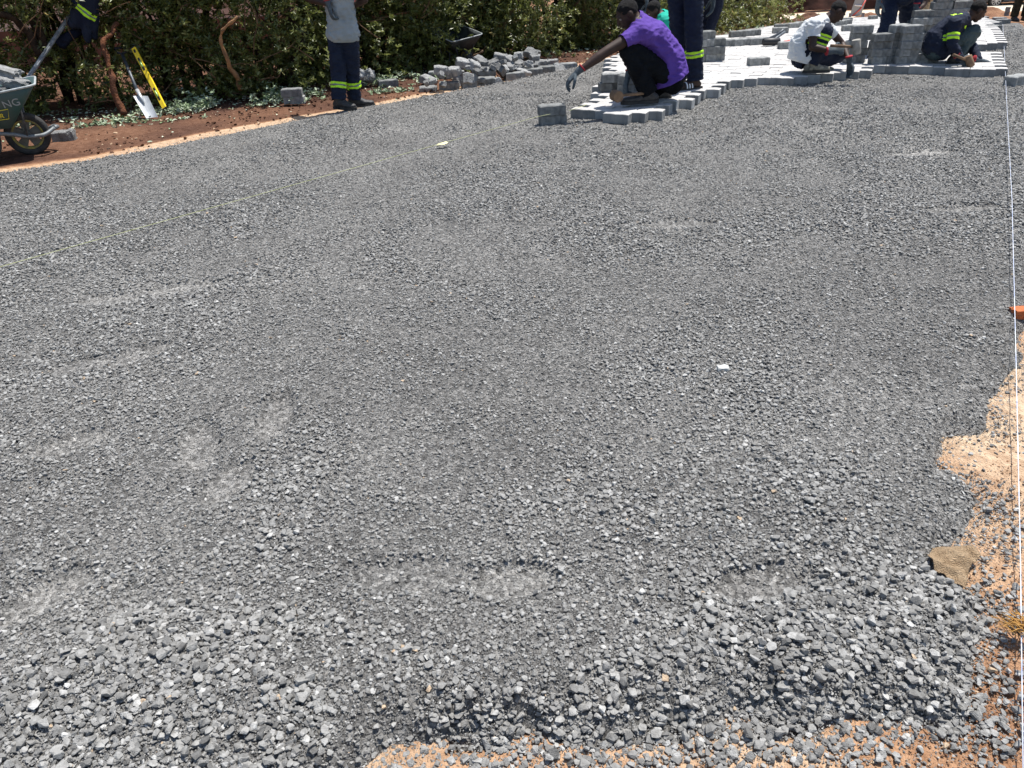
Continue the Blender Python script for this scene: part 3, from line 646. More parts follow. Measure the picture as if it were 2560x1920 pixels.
def person(label, J, fwd, face, top, legs, vox=.010, sleeve=.55, hem=.0, wr=.006, sc=1., group=None, trouser=1., seed=1, hair=True, shirt_len=.0, legcut=True, look_up=None, top_mat2=None, skirt=None):
    """J: pel, chest, neck, head, shL, elL, wrL, shR, elR, wrR, knL, anL, knR, anR (Vectors)"""
    J = {k: Vector(v) for k, v in J.items()}; pel, ch, nk, hd = J['pel'], J['chest'], J['neck'], J['head']
    base = Vector((pel.x, pel.y, min(J['anL'].z, J['anR'].z)-.085)); root = empty('person', base); tag(root, label, 'person', group)
    fwd = Vector(fwd).normalized(); sp = (ch-pel).normalized(); side = sp.cross(fwd).normalized()*-1  # person's right... sign unused
    side = fwd.cross(Vector((0, 0, 1))).normalized()  # to the person's right
    sd = (side-sp*side.dot(sp)).normalized(); R = Matrix((sd, sp.cross(sd), sp)).transposed()
    k = sc; HG = 4.2 if 'hunch' in J else 3.1; wst = pel.lerp(ch, .45)+(-(fwd-sp*fwd.dot(sp)))*J.get('hunch', Vector((0, 0, 0))).x
    hl = pel-sd*.085*k; hr = pel+sd*.085*k
    def torso(bm, g):
        hull(bm, ell(pel, ((.150+g*HG)*k, (.105+g*HG)*k, (.10+g)*k), R), ell(wst, ((.135+g*(HG-1.4))*k, (.100+g*(HG-1.4))*k, .08*k), R))
        hull(bm, ell(wst, ((.135+g*(HG-1.4))*k, (.100+g*(HG-1.4))*k, .08*k), R), ell(ch, ((.165+g)*k, (.115+g)*k, (.12+g)*k), R))
        hull(bm, ell(ch, ((.150+g)*k, (.100+g)*k, (.11+g)*k), R), ell(J['shL'], (.062+g)*k), ell(nk, (.062+g*.3)*k))
        hull(bm, ell(ch, ((.150+g)*k, (.100+g)*k, (.11+g)*k), R), ell(J['shR'], (.062+g)*k), ell(nk, (.062+g*.3)*k))
    # body: one continuous surface
    bm = bmesh.new(); torso(bm, 0)
    limb(bm, [nk-(hd-nk)*.15, nk.lerp(hd, .62)], [.062*k, .056*k])
    fc = Vector(face).normalized(); upv = look_up or (hd-nk).normalized()
    upv = (upv-fc*upv.dot(fc)).normalized(); sx = fc.cross(upv); HR = Matrix((sx, fc, upv)).transposed()
    E_ = lambda x, y, z: hd+sx*x*k+fc*y*k+upv*z*k
    hull(bm, ell(E_(0, -.012, .030), (.074*k, .092*k, .086*k), HR))
    hull(bm, ell(E_(0, .02, .0), (.066*k, .070*k, .06*k), HR), ell(E_(0, .050, -.085), (.030*k, .028*k, .024*k), HR), ell(E_(0, .0, -.05), (.055*k, .05*k, .04*k), HR))
    hull(bm, ell(E_(0, .083, .020), (.010*k, .010*k, .012*k), HR), ell(E_(0, .098, -.018), (.016*k, .014*k, .011*k), HR))          # nose
    hull(bm, ell(E_(-.03, .074, .035), (.018*k, .012*k, .009*k), HR), ell(E_(.03, .074, .035), (.018*k, .012*k, .009*k), HR))      # brow
    hull(bm, ell(E_(-.016, .083, -.048), (.012*k, .010*k, .010*k), HR), ell(E_(.016, .083, -.048), (.012*k, .010*k, .010*k), HR))  # lips
    for q in (-1, 1): hull(bm, ell(E_(q*.076, -.008, .008), (.009*k, .020*k, .030*k), HR))                                        # ears
    for a in 'LR':
        limb(bm, [J['sh'+a], J['sh'+a].lerp(J['el'+a], .5), J['el'+a]], [.054*k, .049*k, .040*k])
        limb(bm, [J['el'+a], J['el'+a].lerp(J['wr'+a], .3), J['wr'+a]], [.040*k, .042*k, .026*k])
    for h_, a in ((hl, 'L'), (hr, 'R')):
        limb(bm, [h_, J['kn'+a]], [.088*k, .058*k]); limb(bm, [J['kn'+a], J['kn'+a].lerp(J['an'+a], .3), J['an'+a]], [.056*k, .056*k, .036*k])
    body = link('body', sculpt(bm, vox*.8, 2), root, SKIN)
    if hair:
        bm = bmesh.new(); hull(bm, ell(E_(0, -.015, .034), (.0755*k, .093*k, .085*k), HR)); me = sculpt(bm, .008, 1, wr=.0015, wf=60)
        cut_mesh(me, [(E_(0, .045, .045), fc*.8-upv*.35, .3), (E_(0, 0, -.012), -upv, .3)]); link('hair', me, root, HAIR)
        b = bmesh.new()
        for q in (-1, 1): bmesh.ops.create_uvsphere(b, u_segments=10, v_segments=8, radius=.011*k, matrix=Matrix.Translation(E_(q*.031, .071, .016)))
        bmobj('eyes', b, root, EYE, True)
    # shirt
    bm = bmesh.new(); torso(bm, .016); cuts = []
    for a in 'LR':
        e = J['sh'+a].lerp(J['el'+a], sleeve) if sleeve <= 1 else J['el'+a]
        if sleeve <= 1:
            ext = J['sh'+a].lerp(J['el'+a], sleeve+.15); limb(bm, [J['sh'+a], ext], [.070*k, .064*k]); cuts.append((e, e-J['sh'+a], .095*k, .22))
        else:
            limb(bm, [J['sh'+a], J['el'+a]], [.068*k, .056*k]); ext = J['el'+a].lerp(J['wr'+a], .95); limb(bm, [J['el'+a], ext], [.056*k, .043*k])
    me = sculpt(bm, vox, 2, wr=wr*1.5, wf=12, seed=seed)
    cuts.append((pel+sp*(hem), -sp, .34*k)); cuts.append((nk+(hd-nk)*.16, (hd-nk), .10*k)); cut_mesh(me, cuts)
    sh = link('shirt', me, root, top)
    if skirt:
        bm = bmesh.new(); an = J['anL'].lerp(J['anR'], .5); hull(bm, ell(pel, (.19*k, .14*k, .1*k), R), ell(an+Vector((0, 0, .15)), (.21*k, .17*k, .05*k)))
        link('dress', sculpt(bm, vox, 2, wr=.012, wf=7, seed=seed, stretch=(1.6, 1.6, .3)), root, skirt); pants = None
    else:
        bm = bmesh.new(); g = trouser; hull(bm, ell(pel+sp*.02, (.154*k, .112*k, .10*k), R), ell(hl-sp*.03, .090*k), ell(hr-sp*.03, .090*k)); cuts = []
        for h_, a in ((hl, 'L'), (hr, 'R')):
            kn, an = J['kn'+a], J['an'+a]; ext = an+(an-kn).normalized()*.02
            limb(bm, [h_, h_.lerp(kn, .5), kn], [.095*k, .094*k, .082*k*g]); limb(bm, [kn, kn.lerp(an, .5), ext], [.080*k*g, .078*k*g, .074*k*g])
            cuts.append((an-(an-kn).normalized()*.0, an-kn, .10*k))
        me = sculpt(bm, vox, 2, wr=wr*1.6, wf=13, seed=seed+5, stretch=(1, 1, 2.4))
        if legcut: cut_mesh(me, cuts)
        pants = link('trousers', me, root, legs)
    return root, J, sh, pants

# ---------------------------------------------------------------- the people
def mallet(c, hdir, ax, label, R=.045, L=.13, hl=.28, mats=WOOD, hmat=WOOD):
    root = empty('mallet', c); tag(root, label, 'mallet'); c = Vector(c); ax = Vector(ax).normalized(); hdir = Vector(hdir).normalized()
    b = bmesh.new(); add_tube(b, [c-ax*L/2, c-ax*(L/2-.008), c+ax*(L/2-.008), c+ax*L/2], [R*.9, R, R, R*.9], 20); bmobj('mallet_head', b, root, mats)
    b = bmesh.new(); add_tube(b, [c, c+hdir*hl], [.012, .015], 10); bmobj('handle', b, root, hmat)
    return root
# purple shirt, squatting at the tip of the paving, facing left
Y = 7.3
J = dict(pel=W(1672, 196, Y+.02), chest=W(1632, 92, Y), neck=W(1596, 52, Y-.02), head=W(1569, 37, Y-.04), shL=W(1598, 82, Y-.17), elL=W(1517, 128, Y-.27), wrL=W(1450, 176, Y-.33),
         shR=W(1606, 74, Y+.18), elR=W(1585, 150, Y+.26), wrR=W(1572, 188, Y+.18), knL=W(1572, 124, Y-.18), anL=W(1622, 232, Y-.16), knR=W(1580, 118, Y+.14), anR=W(1655, 228, Y+.16), hunch=(.055, 0, 0))
p1, J1, sh1, pt1 = person('man in a purple polo shirt squatting at the tip of the paving, arm stretched left', J, (-1, -.08, 0), (-.82, -.12, -.56), PURPLE, BLACKC, vox=.009, sleeve=.50, hem=.0, sc=1.06, seed=3, wr=.007)
d = J1['wrL']-J1['elL']; hand(J1['wrL']+d.normalized()*.03, Vector((-.75, 0, -.65)), (.35, .1, -.9), 1, .55, .3, 1.12, parent=p1)
hand(J1['wrR']+Vector((-.01, 0, -.02)), (-.25, -.2, -.9), (.8, .2, -.3), -1, .55, .2, 1.1, parent=p1)
shoe(J1['anL'], (-1, -.12, 0), .34, p1); shoe(J1['anR']+Vector((0, 0, .01)), (-.95, -.2, -.05), .34, p1)
bm = bmesh.new(); nk = J1['neck']; ax = (J1['head']-nk).normalized(); add_tube(bm, [nk+ax*.005, nk+ax*.035], [.082, .074], 20, cap=False); bmobj('collar', bm, p1, PURPLE, True)
mallet(W(1541, 240, 7.02), (1, .3, .0), (.25, -1, 0), 'brown round headed mallet lying on the paving by the black boot', R=.048, L=.11, hl=.30)
# man in grey at the left edge, seen from behind
X0 = G(868, 272); Y = X0.y+.05; k = .97
lean = lambda px, py: W(px, py, Y)
J = dict(pel=W(858, 88, Y), chest=W(846, -20, Y), neck=W(842, -78, Y), head=W(842, -125, Y), shL=W(800, -62, Y), elL=W(768, -5, Y+.16), wrL=W(818, 10, Y-.12), shR=W(886, -62, Y), elR=W(912, 0, Y+.02), wrR=W(876, 18, Y+.12),
         knL=W(846, 182, Y-.03), anL=W(847, 250, Y-.1), knR=W(880, 178, Y+.06), anR=W(886, 246, Y+.1))
p2, J2, sh2, pt2 = person('man in grey t-shirt and navy trousers standing with hands on hips before the hedge', J, (.25, 1, 0), (.2, 1, -.1), GREYT, NAVY, sleeve=.6, hem=-.055, sc=.84, seed=9, wr=.010, trouser=1.06)
hand(W(822, 15, Y-.13), (.15, 0, -1), (1, .5, 0), -1, .5, .1, .95, parent=p2); hand(W(884, 18, Y+.12), (-.1, 0, -1), (-1, .2, 0), 1, .5, .1, .95, parent=p2)
for a, q in (('L', (820, 213)), ('R', (0, 0))):
    kn, an = J2['kn'+a], J2['an'+a]; band(pt2.data, kn.lerp(an, .46), an-kn, STRIPE, .13, pt2)
shoe(J2['anL'], (.85, -.45, 0), .27, p2, BOOT, 'shoe', high=.03); shoe(J2['anR'], (1, .1, 0), .27, p2, BOOT, 'shoe', high=.03)
# standing in slides behind the purple shirt
Y = 7.92; f = W(1725, 218, Y)
J = dict(pel=W(1712, -72, Y+.05), chest=W(1706, -180, Y), neck=W(1706, -245, Y), head=W(1704, -300, Y-.04), shL=W(1752, -230, Y), elL=W(1785, -140, Y), wrL=W(1762, -70, Y-.15), shR=W(1660, -230, Y), elR=W(1636, -140, Y), wrR=W(1650, -70, Y-.15),
         knR=W(1696, 60, Y+.14), anR=W(1702, 196, Y+.20), knL=W(1734, 62, Y-.05), anL=W(1737, 200, Y-.06))
p3, J3, sh3, pt3 = person('person in navy work trousers and striped slides standing right behind the purple shirted man', J, (-.45, -.9, 0), (-.4, -.8, -.3), NAVY, NAVY, sleeve=.6, hem=-.08, sc=.96, seed=14, trouser=1.08, wr=.008)
for a in 'LR':
    kn, an = J3['kn'+a], J3['an'+a]; band(pt3.data, kn.lerp(an, .52), an-kn, STRIPE, .15, pt3)
def slide(ank, fdir, parent, L=.27):
    f = Vector(fdir).normalized(); up = Vector((0, 0, 1)); s = f.cross(up); a = Vector(ank); base = a-up*.085; R = Matrix((s, f, up)).transposed()
    P_ = lambda x, y, z: base+s*x+f*y+up*z; b = bmesh.new()
    hull(b, ell(P_(0, -.04, .045), (.03, .035, .028), R), ell(a, (.034, .036, .03), R), ell(P_(0, .12, .04), (.038, .04, .018), R))
    for i in range(5): limb(b, [P_(-.03+.015*i, .12, .034), P_(-.032+.016*i, .165-.006*abs(i-1), .030)], [.011, .0095])
    link('foot', sculpt(b, .005, 2), parent, SKIN)
    b = bmesh.new(); pr = [(0, -.09), (.033, -.075), (.036, 0), (.046, .1), (.042, .17), (0, .195), (-.042, .17), (-.046, .1), (-.036, 0), (-.033, -.075)]; n = len(pr)
    lo = [b.verts.new(P_(x, y, 0)) for x, y in pr]; hi = [b.verts.new(P_(x, y, .024)) for x, y in pr]
    for i in range(n): b.faces.new((lo[i], lo[(i+1) % n], hi[(i+1) % n], hi[i]))
    b.faces.new(hi); b.faces.new(lo[::-1]); so_ = bmobj('slide', b, parent, RUBBER)
    def arch(y0, y1, rr, name, m_, par):
        b = bmesh.new(); A = []; n = 12
        for y in (y0, y1):
            A.append([b.verts.new(P_(math.cos(math.pi*i/n)*.047*rr, y, .022+math.sin(math.pi*i/n)*(.056-.10*(y-.06))*rr)) for i in range(n+1)])
        for i in range(n): b.faces.new((A[0][i], A[0][i+1], A[1][i+1], A[1][i]))
        return bmobj(name, b, par, m_, True)
    st = arch(.03, .125, 1.0, 'strap', RUBBER, so_)
    for y in (.042, .070, .098): arch(y, y+.013, 1.035, 'stripe', WHITE, so_)
slide(J3['anL']+Vector((0, 0, 0)), (-1, -.35, 0), p3, .3); slide(J3['anR'], (-.9, -.5, 0), p3, .3)
# dark jeans man further back
Y = 11.6
J = dict(pel=W(1782, -60, Y), chest=W(1790, -135, Y), neck=W(1792, -180, Y), head=W(1792, -215, Y), shL=W(1822, -172, Y), elL=W(1835, -90, Y), wrL=W(1790, -14, Y-.2), shR=W(1762, -172, Y), elR=W(1748, -90, Y), wrR=W(1760, -30, Y-.1),
         knL=W(1792, 22, Y-.03), anL=W(1768, 88, Y), knR=W(1776, 22, Y+.2), anR=W(1755, 82, Y+.3))
p4, J4, sh4, pt4 = person('man in dark jeans with a grey glove standing behind the navy trousered one', J, (-.2, -1, 0), (-.2, -.9, -.3), DNAVY, DNAVY, vox=.012, sleeve=.6, hem=-.08, sc=.95, seed=22)
hand(W(1784, -8, 8.15), (0, 0, -1), (-1, 0, 0), 1, .35, .1, 1.1, parent=p3)
shoe(J4['anL'], (-1, -.3, 0), .27, p4); shoe(J4['anR'], (-1, -.3, 0), .27, p4)
# turquoise shirt bent low
Y = 9.6
J = dict(pel=W(1712, 105, Y+.1), chest=W(1683, 58, Y), neck=W(1652, 38, Y), head=W(1634, 27, Y-.03), shL=W(1660, 55, Y-.15), elL=W(1640, 85, Y-.2), wrL=W(1615, 115, Y-.2), shR=W(1668, 45, Y+.17), elR=W(1650, 85, Y+.25), wrR=W(1620, 120, Y+.2),
         knL=W(1650, 100, Y-.1), anL=W(1690, 150, Y-.1), knR=W(1655, 100, Y+.15), anR=W(1700, 150, Y+.2), hunch=(.05, 0, 0))
p5, J5, sh5, pt5 = person('man in a bright turquoise shirt crouching behind the purple shirted man', J, (-1, -.1, 0), (-.8, -.1, -.5), GREENT, DNAVY, vox=.012, sleeve=.5, hem=0, sc=.92, seed=31, wr=.01)
shoe(J5['anL'], (-1, -.1, 0), .27, p5, vox=.01); shoe(J5['anR'], (-1, -.1, 0), .27, p5, vox=.01)
# black clothes behind, glove on his knee
Y = 11.2
J = dict(pel=W(1612, -25, Y), chest=W(1618, -100, Y), neck=W(1618, -150, Y), head=W(1612, -190, Y), shL=W(1655, -140, Y), elL=W(1672, -70, Y), wrL=W(1640, -10, Y-.2), shR=W(1585, -140, Y), elR=W(1570, -60, Y), wrR=W(1612, 0, Y-.32),
         knL=W(1636, 45, Y-.05), anL=W(1640, 122, Y), knR=W(1600, 45, Y-.05), anR=W(1598, 124, Y))
p6, J6, sh6, pt6 = person('man all in black with a grey glove standing behind the purple shirted man’s head', J, (-.3, -1, 0), (-.2, -.9, -.4), BLACKC, BLACKC, vox=.012, sleeve=1.5, hem=-.08, sc=.95, seed=40)
hand(W(1617, 4, Y-.34), (0, 0, -1), (-1, 0, 0), 1, .7, .1, 1.1, parent=p6, vox=.006)
shoe(J6['anL'], (-.3, -1, 0), .27, p6, vox=.01); shoe(J6['anR'], (-.3, -1, 0), .27, p6, vox=.01)
# white shirt, squatting facing right
Y = 8.52
J = dict(pel=W(2006, 142, Y), chest=W(2030, 76, Y), neck=W(2064, 50, Y-.03), head=W(2093, 30, Y-.04), shR=W(2038, 64, Y-.17), elR=W(2030, 118, Y-.24), wrR=W(2074, 127, Y-.30), shL=W(2062, 62, Y+.15), elL=W(2104, 108, Y+.16), wrL=W(2122, 150, Y-.05),
         knR=W(2064, 78, Y-.14), anR=W(2028, 160, Y-.14), knL=W(2100, 138, Y+.16), anL=W(2040, 162, Y+.16), hunch=(.05, 0, 0))
p7, J7, sh7, pt7 = person('man in a white t-shirt squatting with a mallet on the paving edge', J, (1, -.05, 0), (.72, -.1, -.68), WHITET, NAVY, vox=.010, sleeve=.55, hem=-.05, sc=.89, seed=50, wr=.008)
kn, an = J7['knR'], J7['anR']
hp = J7['pel']
band(pt7.data, kn.lerp(an, .16), (an-kn), [(-.024, -.006, 0), (-.006, .006, 1), (.006, .026, 0)], .12, pt7); band(pt7.data, kn.lerp(an, .40), an-kn, [(-.02, -.004, 0), (-.004, .008, 1), (.008, .026, 0)], .12, pt7)
g7 = hand(J7['wrR']+Vector((.03, 0, 0)), (1, 0, .05), (.1, .9, -.4), 1, 1.15, 0, 1.15, parent=p7)
hand(J7['wrL']+Vector((.01, 0, -.02)), (.25, 0, -1), (-.6, -.3, -.2), -1, .55, .1, 1.05, parent=p7)
shoe(J7['anR']+Vector((0, 0, .0)), (1, -.05, 0), .27, p7, SNEAK, 'trainer', high=.02); shoe(J7['anL'], (1, -.1, 0), .27, p7, SNEAK, 'trainer', high=.02)
mallet(W(2141, 117, Y-.34), (-1, 0, .08), (.2, -.05, -1), 'pale cylindrical mallet held by the white shirted man', R=.042, L=.135, hl=.26, mats=mat('pale_rubber', (.36, .34, .30), .8, .2, noise_s=20))
# navy overalls standing, legs apart
Y = 9.62
J = dict(pel=W(2247, -6, Y+.25), chest=W(2262, -95, Y+.15), neck=W(2268, -150, Y+.05), head=W(2268, -195, Y), shL=W(2312, -140, Y+.1), elL=W(2322, -60, Y+.1), wrL=W(2292, 15, Y), shR=W(2222, -140, Y+.1), elR=W(2190, -70, Y), wrR=W(2197, -8, Y-.1),
         knR=W(2218, 68, Y-.02), anR=W(2184, 126, Y-.15), knL=W(2268, 70, Y+.3), anL=W(2276, 128, Y+.35))
p8, J8, sh8, pt8 = person('man in navy overalls standing legs apart between the block stacks', J, (-.2, -1, 0), (-.2, -.9, -.4), NAVY, NAVY, vox=.010, sleeve=1.5, hem=-.10, sc=.92, seed=60, trouser=1.05, wr=.008)
kn, an = J8['knR'], J8['anR']; band(pt8.data, kn.lerp(an, .62), an-kn, STRIPE, .13, pt8); band(pt8.data, kn.lerp(an, .84), an-kn, [(-.015, .012, 0)], .13, pt8)
hand(W(2197, 0, Y-.1), (0, 0, -1), (1, 0, 0), 1, .35, .1, 1.15, parent=p8); hand(W(2290, 22, Y), (0, 0, -1), (-1, 0, 0), -1, .45, .1, 1.1, parent=p8)
shoe(J8['anR'], (-.6, -1, 0), .27, p8); shoe(J8['anL'], (.2, -1, 0), .27, p8)
# navy jacket, crouching at the right
Y = 8.78
J = dict(pel=W(2340, 122, Y), chest=W(2378, 68, Y), neck=W(2417, 44, Y-.03), head=W(2444, 28, Y-.05), shR=W(2388, 58, Y-.18), elR=W(2380, 108, Y-.24), wrR=W(2400, 146, Y-.28), shL=W(2408, 52, Y+.14), elL=W(2428, 112, Y+.16), wrL=W(2446, 149, Y-.02),
         knR=W(2434, 80, Y-.06), anR=W(2388, 140, Y-.08), knL=W(2430, 86, Y+.14), anL=W(2396, 142, Y+.16), hunch=(.05, 0, 0))
p9, J9, sh9, pt9 = person('man in navy hi-vis jacket and grey green jeans crouching at the paving’s right edge', J, (1, -.1, 0), (.85, -.1, -.45), NAVY, JEAN, vox=.010, sleeve=1.5, hem=-.14, sc=.89, seed=70, wr=.008)
el, sh_ = J9['elR'], J9['shR']; band(sh9.data, sh_.lerp(el, .66), el-sh_, [(-.03, -.008, 0), (-.008, .008, 1), (.008, .032, 0)], .10, sh9)
band(sh9.data, W(2390, 40, Y-.05), Vector((1, 0, .35)), [(-.02, .02, 0)], .10, sh9); band(sh9.data, W(2415, 70, Y-.1), Vector((.5, 0, .8)), [(-.012, .012, 0)], .07, sh9)
hand(J9['wrR']+Vector((.01, 0, 0)), (.8, -.1, -.55), (.1, .9, -.4), 1, 1.1, 0, 1.12, parent=p9); hand(J9['wrL']+Vector((.01, 0, -.005)), (1, -.05, -.22), (0, 0, -1), 1, .08, .2, 1.12, parent=p9)
shoe(J9['anR']+Vector((0, 0, 0)), (1, -.05, 0), .27, p9, high=.02); shoe(J9['anL'], (1, -.05, 0), .27, p9, high=.02)
mallet(W(2424, 153, Y-.34), (-.8, 0, .3), (.5, -.2, -1), 'short headed mallet in the crouching navy man’s hand at the right', R=.036, L=.115, hl=.2, mats=WOOD)
# distant people
def far_person(px, py, Y, label, top, legs, kw={}, sc=1., arms=(.1, .1), hemv=-.06):
    p = W(px, py, Y); z = gz(p.x, Y); b = Vector((p.x, Y, z)); k = sc; V_ = lambda x, y, h: b+Vector((x*k, y*k, h*k))
    J = dict(pel=V_(0, 0, .95), chest=V_(0, 0, 1.27), neck=V_(0, 0, 1.47), head=V_(0, -.02, 1.61), shL=V_(.18, 0, 1.42), elL=V_(.25, 0, 1.13), wrL=V_(.20, -.15, .90), shR=V_(-.18, 0, 1.42), elR=V_(-.25, 0, 1.13), wrR=V_(-.2, -.12, .9),
             knL=V_(.10, -.02, .5), anL=V_(.11, 0, .085), knR=V_(-.10, -.02, .5), anR=V_(-.11, 0, .085))
    r, J_, s_, t_ = person(label, J, (-.1, -1, 0), (-.1, -1, -.1), top, legs, vox=.016, sc=k, hem=hemv, sleeve=.6, **kw)
    for a, sgn in (('L', -1), ('R', 1)): hand(J_['wr'+a], (0, -.2, -1), (-sgn*1., 0, 0), sgn, .4, 0, k, vox=.008, parent=r, mats=SKIN, name='hand', cuff=False); shoe(J_['an'+a], (0, -1, 0), .26*k, r, vox=.014, high=.02, name='shoe')
    return r
far_person(1832, 89, 19.5, 'person in mottled olive trousers and green top standing at the far left edge', GREENT, CAMO, sc=.9)
far_person(1912, 55, 31, 'distant person in a faded pink wrap left of the red dress', BLACKC, PINK, {'skirt': PINK}, sc=.95)
far_person(1939, 57, 31, 'distant woman in a long red and black patterned dress', REDP, REDP, {'skirt': REDP}, sc=1.0)
far_person(2540, 72, 16.5, 'man in olive clothes standing at the far right edge', OLIVE, OLIVE, sc=.95)
# worker bending behind the tall stack
Y = 13.2
J = dict(pel=W(2300, 25, Y), chest=W(2322, -8, Y), neck=W(2340, -35, Y), head=W(2352, -52, Y), shL=W(2335, -20, Y+.15), elL=W(2335, 15, Y+.2), wrL=W(2330, 40, Y+.1), shR=W(2325, -18, Y-.16), elR=W(2310, 12, Y-.25), wrR=W(2293, 28, Y-.3),
         knL=W(2310, 55, Y+.1), anL=W(2296, 84, Y+.1), knR=W(2305, 52, Y-.12), anR=W(2292, 82, Y-.1))
p10, J10, sh10, pt10 = person('man in a cream top half hidden behind the tallest block stack', J, (1, -.2, 0), (.9, -.2, -.5), SACK, DNAVY, vox=.014, sleeve=.6, hem=-.05, sc=.9, seed=80)
hand(J10['wrR'], (0, 0, -1), (1, 0, 0), 1, .4, 0, 1, vox=.008, parent=p10); shoe(J10['anL'], (1, 0, 0), .26, p10, vox=.012); shoe(J10['anR'], (1, 0, 0), .26, p10, vox=.012)

# ---------------------------------------------------------------- wheelbarrows
def barrow(root, paint, L0=-.62, rim=RIMP, legs=True):
    """local frame: wheel at x=0, y=0 (axle along y), +x forward, handles run to -x"""
    def tray_ring(xf, xr, hw, z_f, z_r, rc, n=5):
        pts = []
        for cx, cy, a0 in ((xf-rc, hw-rc, 0), (xr+rc, hw-rc, 90), (xr+rc, -hw+rc, 180), (xf-rc, -hw+rc, 270)):
            for i in range(n): 
                a = RAD(a0+90*i/(n-1)); x = cx+rc*math.cos(a); y = cy+rc*math.sin(a); t = (x-xr)/(xf-xr); pts.append(Vector((x, y, z_r+(z_f-z_r)*t)))
        return pts
    rings = [tray_ring(-.08, -.66, .20, .26, .28, .05), tray_ring(.12, -.84, .285, .50, .42, .06), tray_ring(.18, -.90, .305, .575, .455, .07)]
    ins = [[p+Vector((0, 0, .006))-Vector(((p.x+.4)*.015, p.y*.02, 0)) for p in r] for r in rings]
    b = bmesh.new(); n = len(rings[0]); O_ = [[b.verts.new(p) for p in r] for r in rings]; I_ = [[b.verts.new(p) for p in r] for r in ins]
    for A in (O_, I_):
        for q in range(2):
            for i in range(n): b.faces.new((A[q][i], A[q][(i+1) % n], A[q+1][(i+1) % n], A[q+1][i]))
    b.faces.new(O_[0]); b.faces.new(I_[0])
    for i in range(n): b.faces.new((O_[2][i], O_[2][(i+1) % n], I_[2][(i+1) % n], I_[2][i]))
    tray = bmobj('tray', b, root, paint, True)
    b = bmesh.new(); r = rings[2]; add_tube(b, r+[r[0], r[1]], .009, 8, cap=False); bmobj('rim', b, tray, rim, True)
    b = bmesh.new()
    for s in (-1, 1):
        add_tube(b, spline([(.21, s*.05, .20), (.12, s*.11, .165), (0, s*.12, .17), (-.12, s*.15, .21), (-.30, s*.20, .245), (-.6, s*.23, .27), (-1.0, s*.27, .42), (-1.35, s*.29, .50)], 5), .0165, 10)
    add_tube(b, [(.21, -.05, .20), (.235, 0, .20), (.21, .05, .20)], .0165, 10)
    fr = bmobj('frame', b, root, TUBEM)
    for s in (-1, 1):
        b = bmesh.new(); add_tube(b, spline([(-.22, s*.2, .235), (-.235, s*.215, .12), (-.26, s*.22, .03), (-.30, s*.22, .012), (-.40, s*.22, .012), (-.50, s*.22, .03), (-.55, s*.23, .14), (-.57, s*.23, .26)], 5), .0155, 10); bmobj('leg', b, root, TUBEM)
        b = bmesh.new(); add_tube(b, [(.03, s*.20, .50), (.0, s*.125, .17)], .009, 8); bmobj('brace', b, root, DSTEEL)
    wh = empty('wheel', root.location+Vector((0, 0, .17)), 0); wh.parent = root; wh.matrix_parent_inverse = Matrix.Identity(4); wh.location = (0, 0, .17)
    b = bmesh.new(); prof = [(.118, -.028), (.128, -.036), (.150, -.039), (.164, -.030), (.1705, -.012), (.1705, .012), (.164, .030), (.150, .039), (.128, .036), (.118, .028)]
    nn = 40; vs = [[b.verts.new((rr*math.cos(2*math.pi*i/nn), yy, rr*math.sin(2*math.pi*i/nn))) for rr, yy in prof] for i in range(nn)]
    for i in range(nn):
        for j in range(len(prof)-1): b.faces.new((vs[i][j], vs[(i+1) % nn][j], vs[(i+1) % nn][j+1], vs[i][j+1]))
    t = bmobj('tyre', b, None, RUBBER, True); t.parent = wh
    b = bmesh.new(); prof = [(.119, -.030), (.114, -.033), (.102, -.022), (.102, .022), (.114, .033), (.119, .030)]
    vs = [[b.verts.new((rr*math.cos(2*math.pi*i/nn), yy, rr*math.sin(2*math.pi*i/nn))) for rr, yy in prof] for i in range(nn)]
    for i in range(nn):
        for j in range(len(prof)-1): b.faces.new((vs[i][j], vs[(i+1) % nn][j], vs[(i+1) % nn][j+1], vs[i][j+1]))
    t = bmobj('rim', b, None, RIMY, True); t.parent = wh
    b = bmesh.new(); add_tube(b, [(0, -.06, 0), (0, .06, 0)], .026, 16); add_tube(b, [(0, -.13, 0), (0, .13, 0)], .009, 10)
    for q in range(5):
        a = 2*math.pi*q/5+.3; R = Matrix.Rotation(-a, 3, 'Y'); v = []
        for x, h in ((.02, .022), (.105, .040)):
            for y in (-.012, .012): v += [R@Vector((x, y-.006, -h)), R@Vector((x, y-.006, h))]
        vv = [b.verts.new(p) for p in v]
        for f in ((0, 1, 3, 2), (4, 6, 7, 5), (0, 4, 5, 1), (2, 3, 7, 6), (0, 2, 6, 4), (1, 5, 7, 3)): b.faces.new([vv[i] for i in f])
    t = bmobj('spokes', b, None, RIMG); t.parent = wh
    return tray, rings
def text_mesh(txt, size, name, parent, m, origin, xdir, ydir, ext=.0015, shear=0, off=.004):
    cu_ = bpy.data.curves.new('t', 'FONT'); cu_.body = txt; cu_.size = size; cu_.extrude = ext; cu_.shear = shear; cu_.resolution_u = 3
    o = bpy.data.objects.new('t', cu_); C.objects.link(o); dg = bpy.context.evaluated_depsgraph_get(); me = bpy.data.meshes.new_from_object(o.evaluated_get(dg)); bpy.data.objects.remove(o)
    x = Vector(xdir).normalized(); y = Vector(ydir); y = (y-x*y.dot(x)).normalized(); z = x.cross(y); M = Matrix((x, y, z)).transposed().to_4x4(); M.translation = Vector(origin)+z*off
    me.transform(M); return link(name, me, parent, m)
wb = G(70, 378); root = empty('wheelbarrow', (wb.x+.035, wb.y+.02, wb.z-.033), RAD(27)); bpy.context.view_layer.update()
tag(root, 'green wheelbarrow full of broken concrete at the left edge of the photo', 'wheelbarrow')
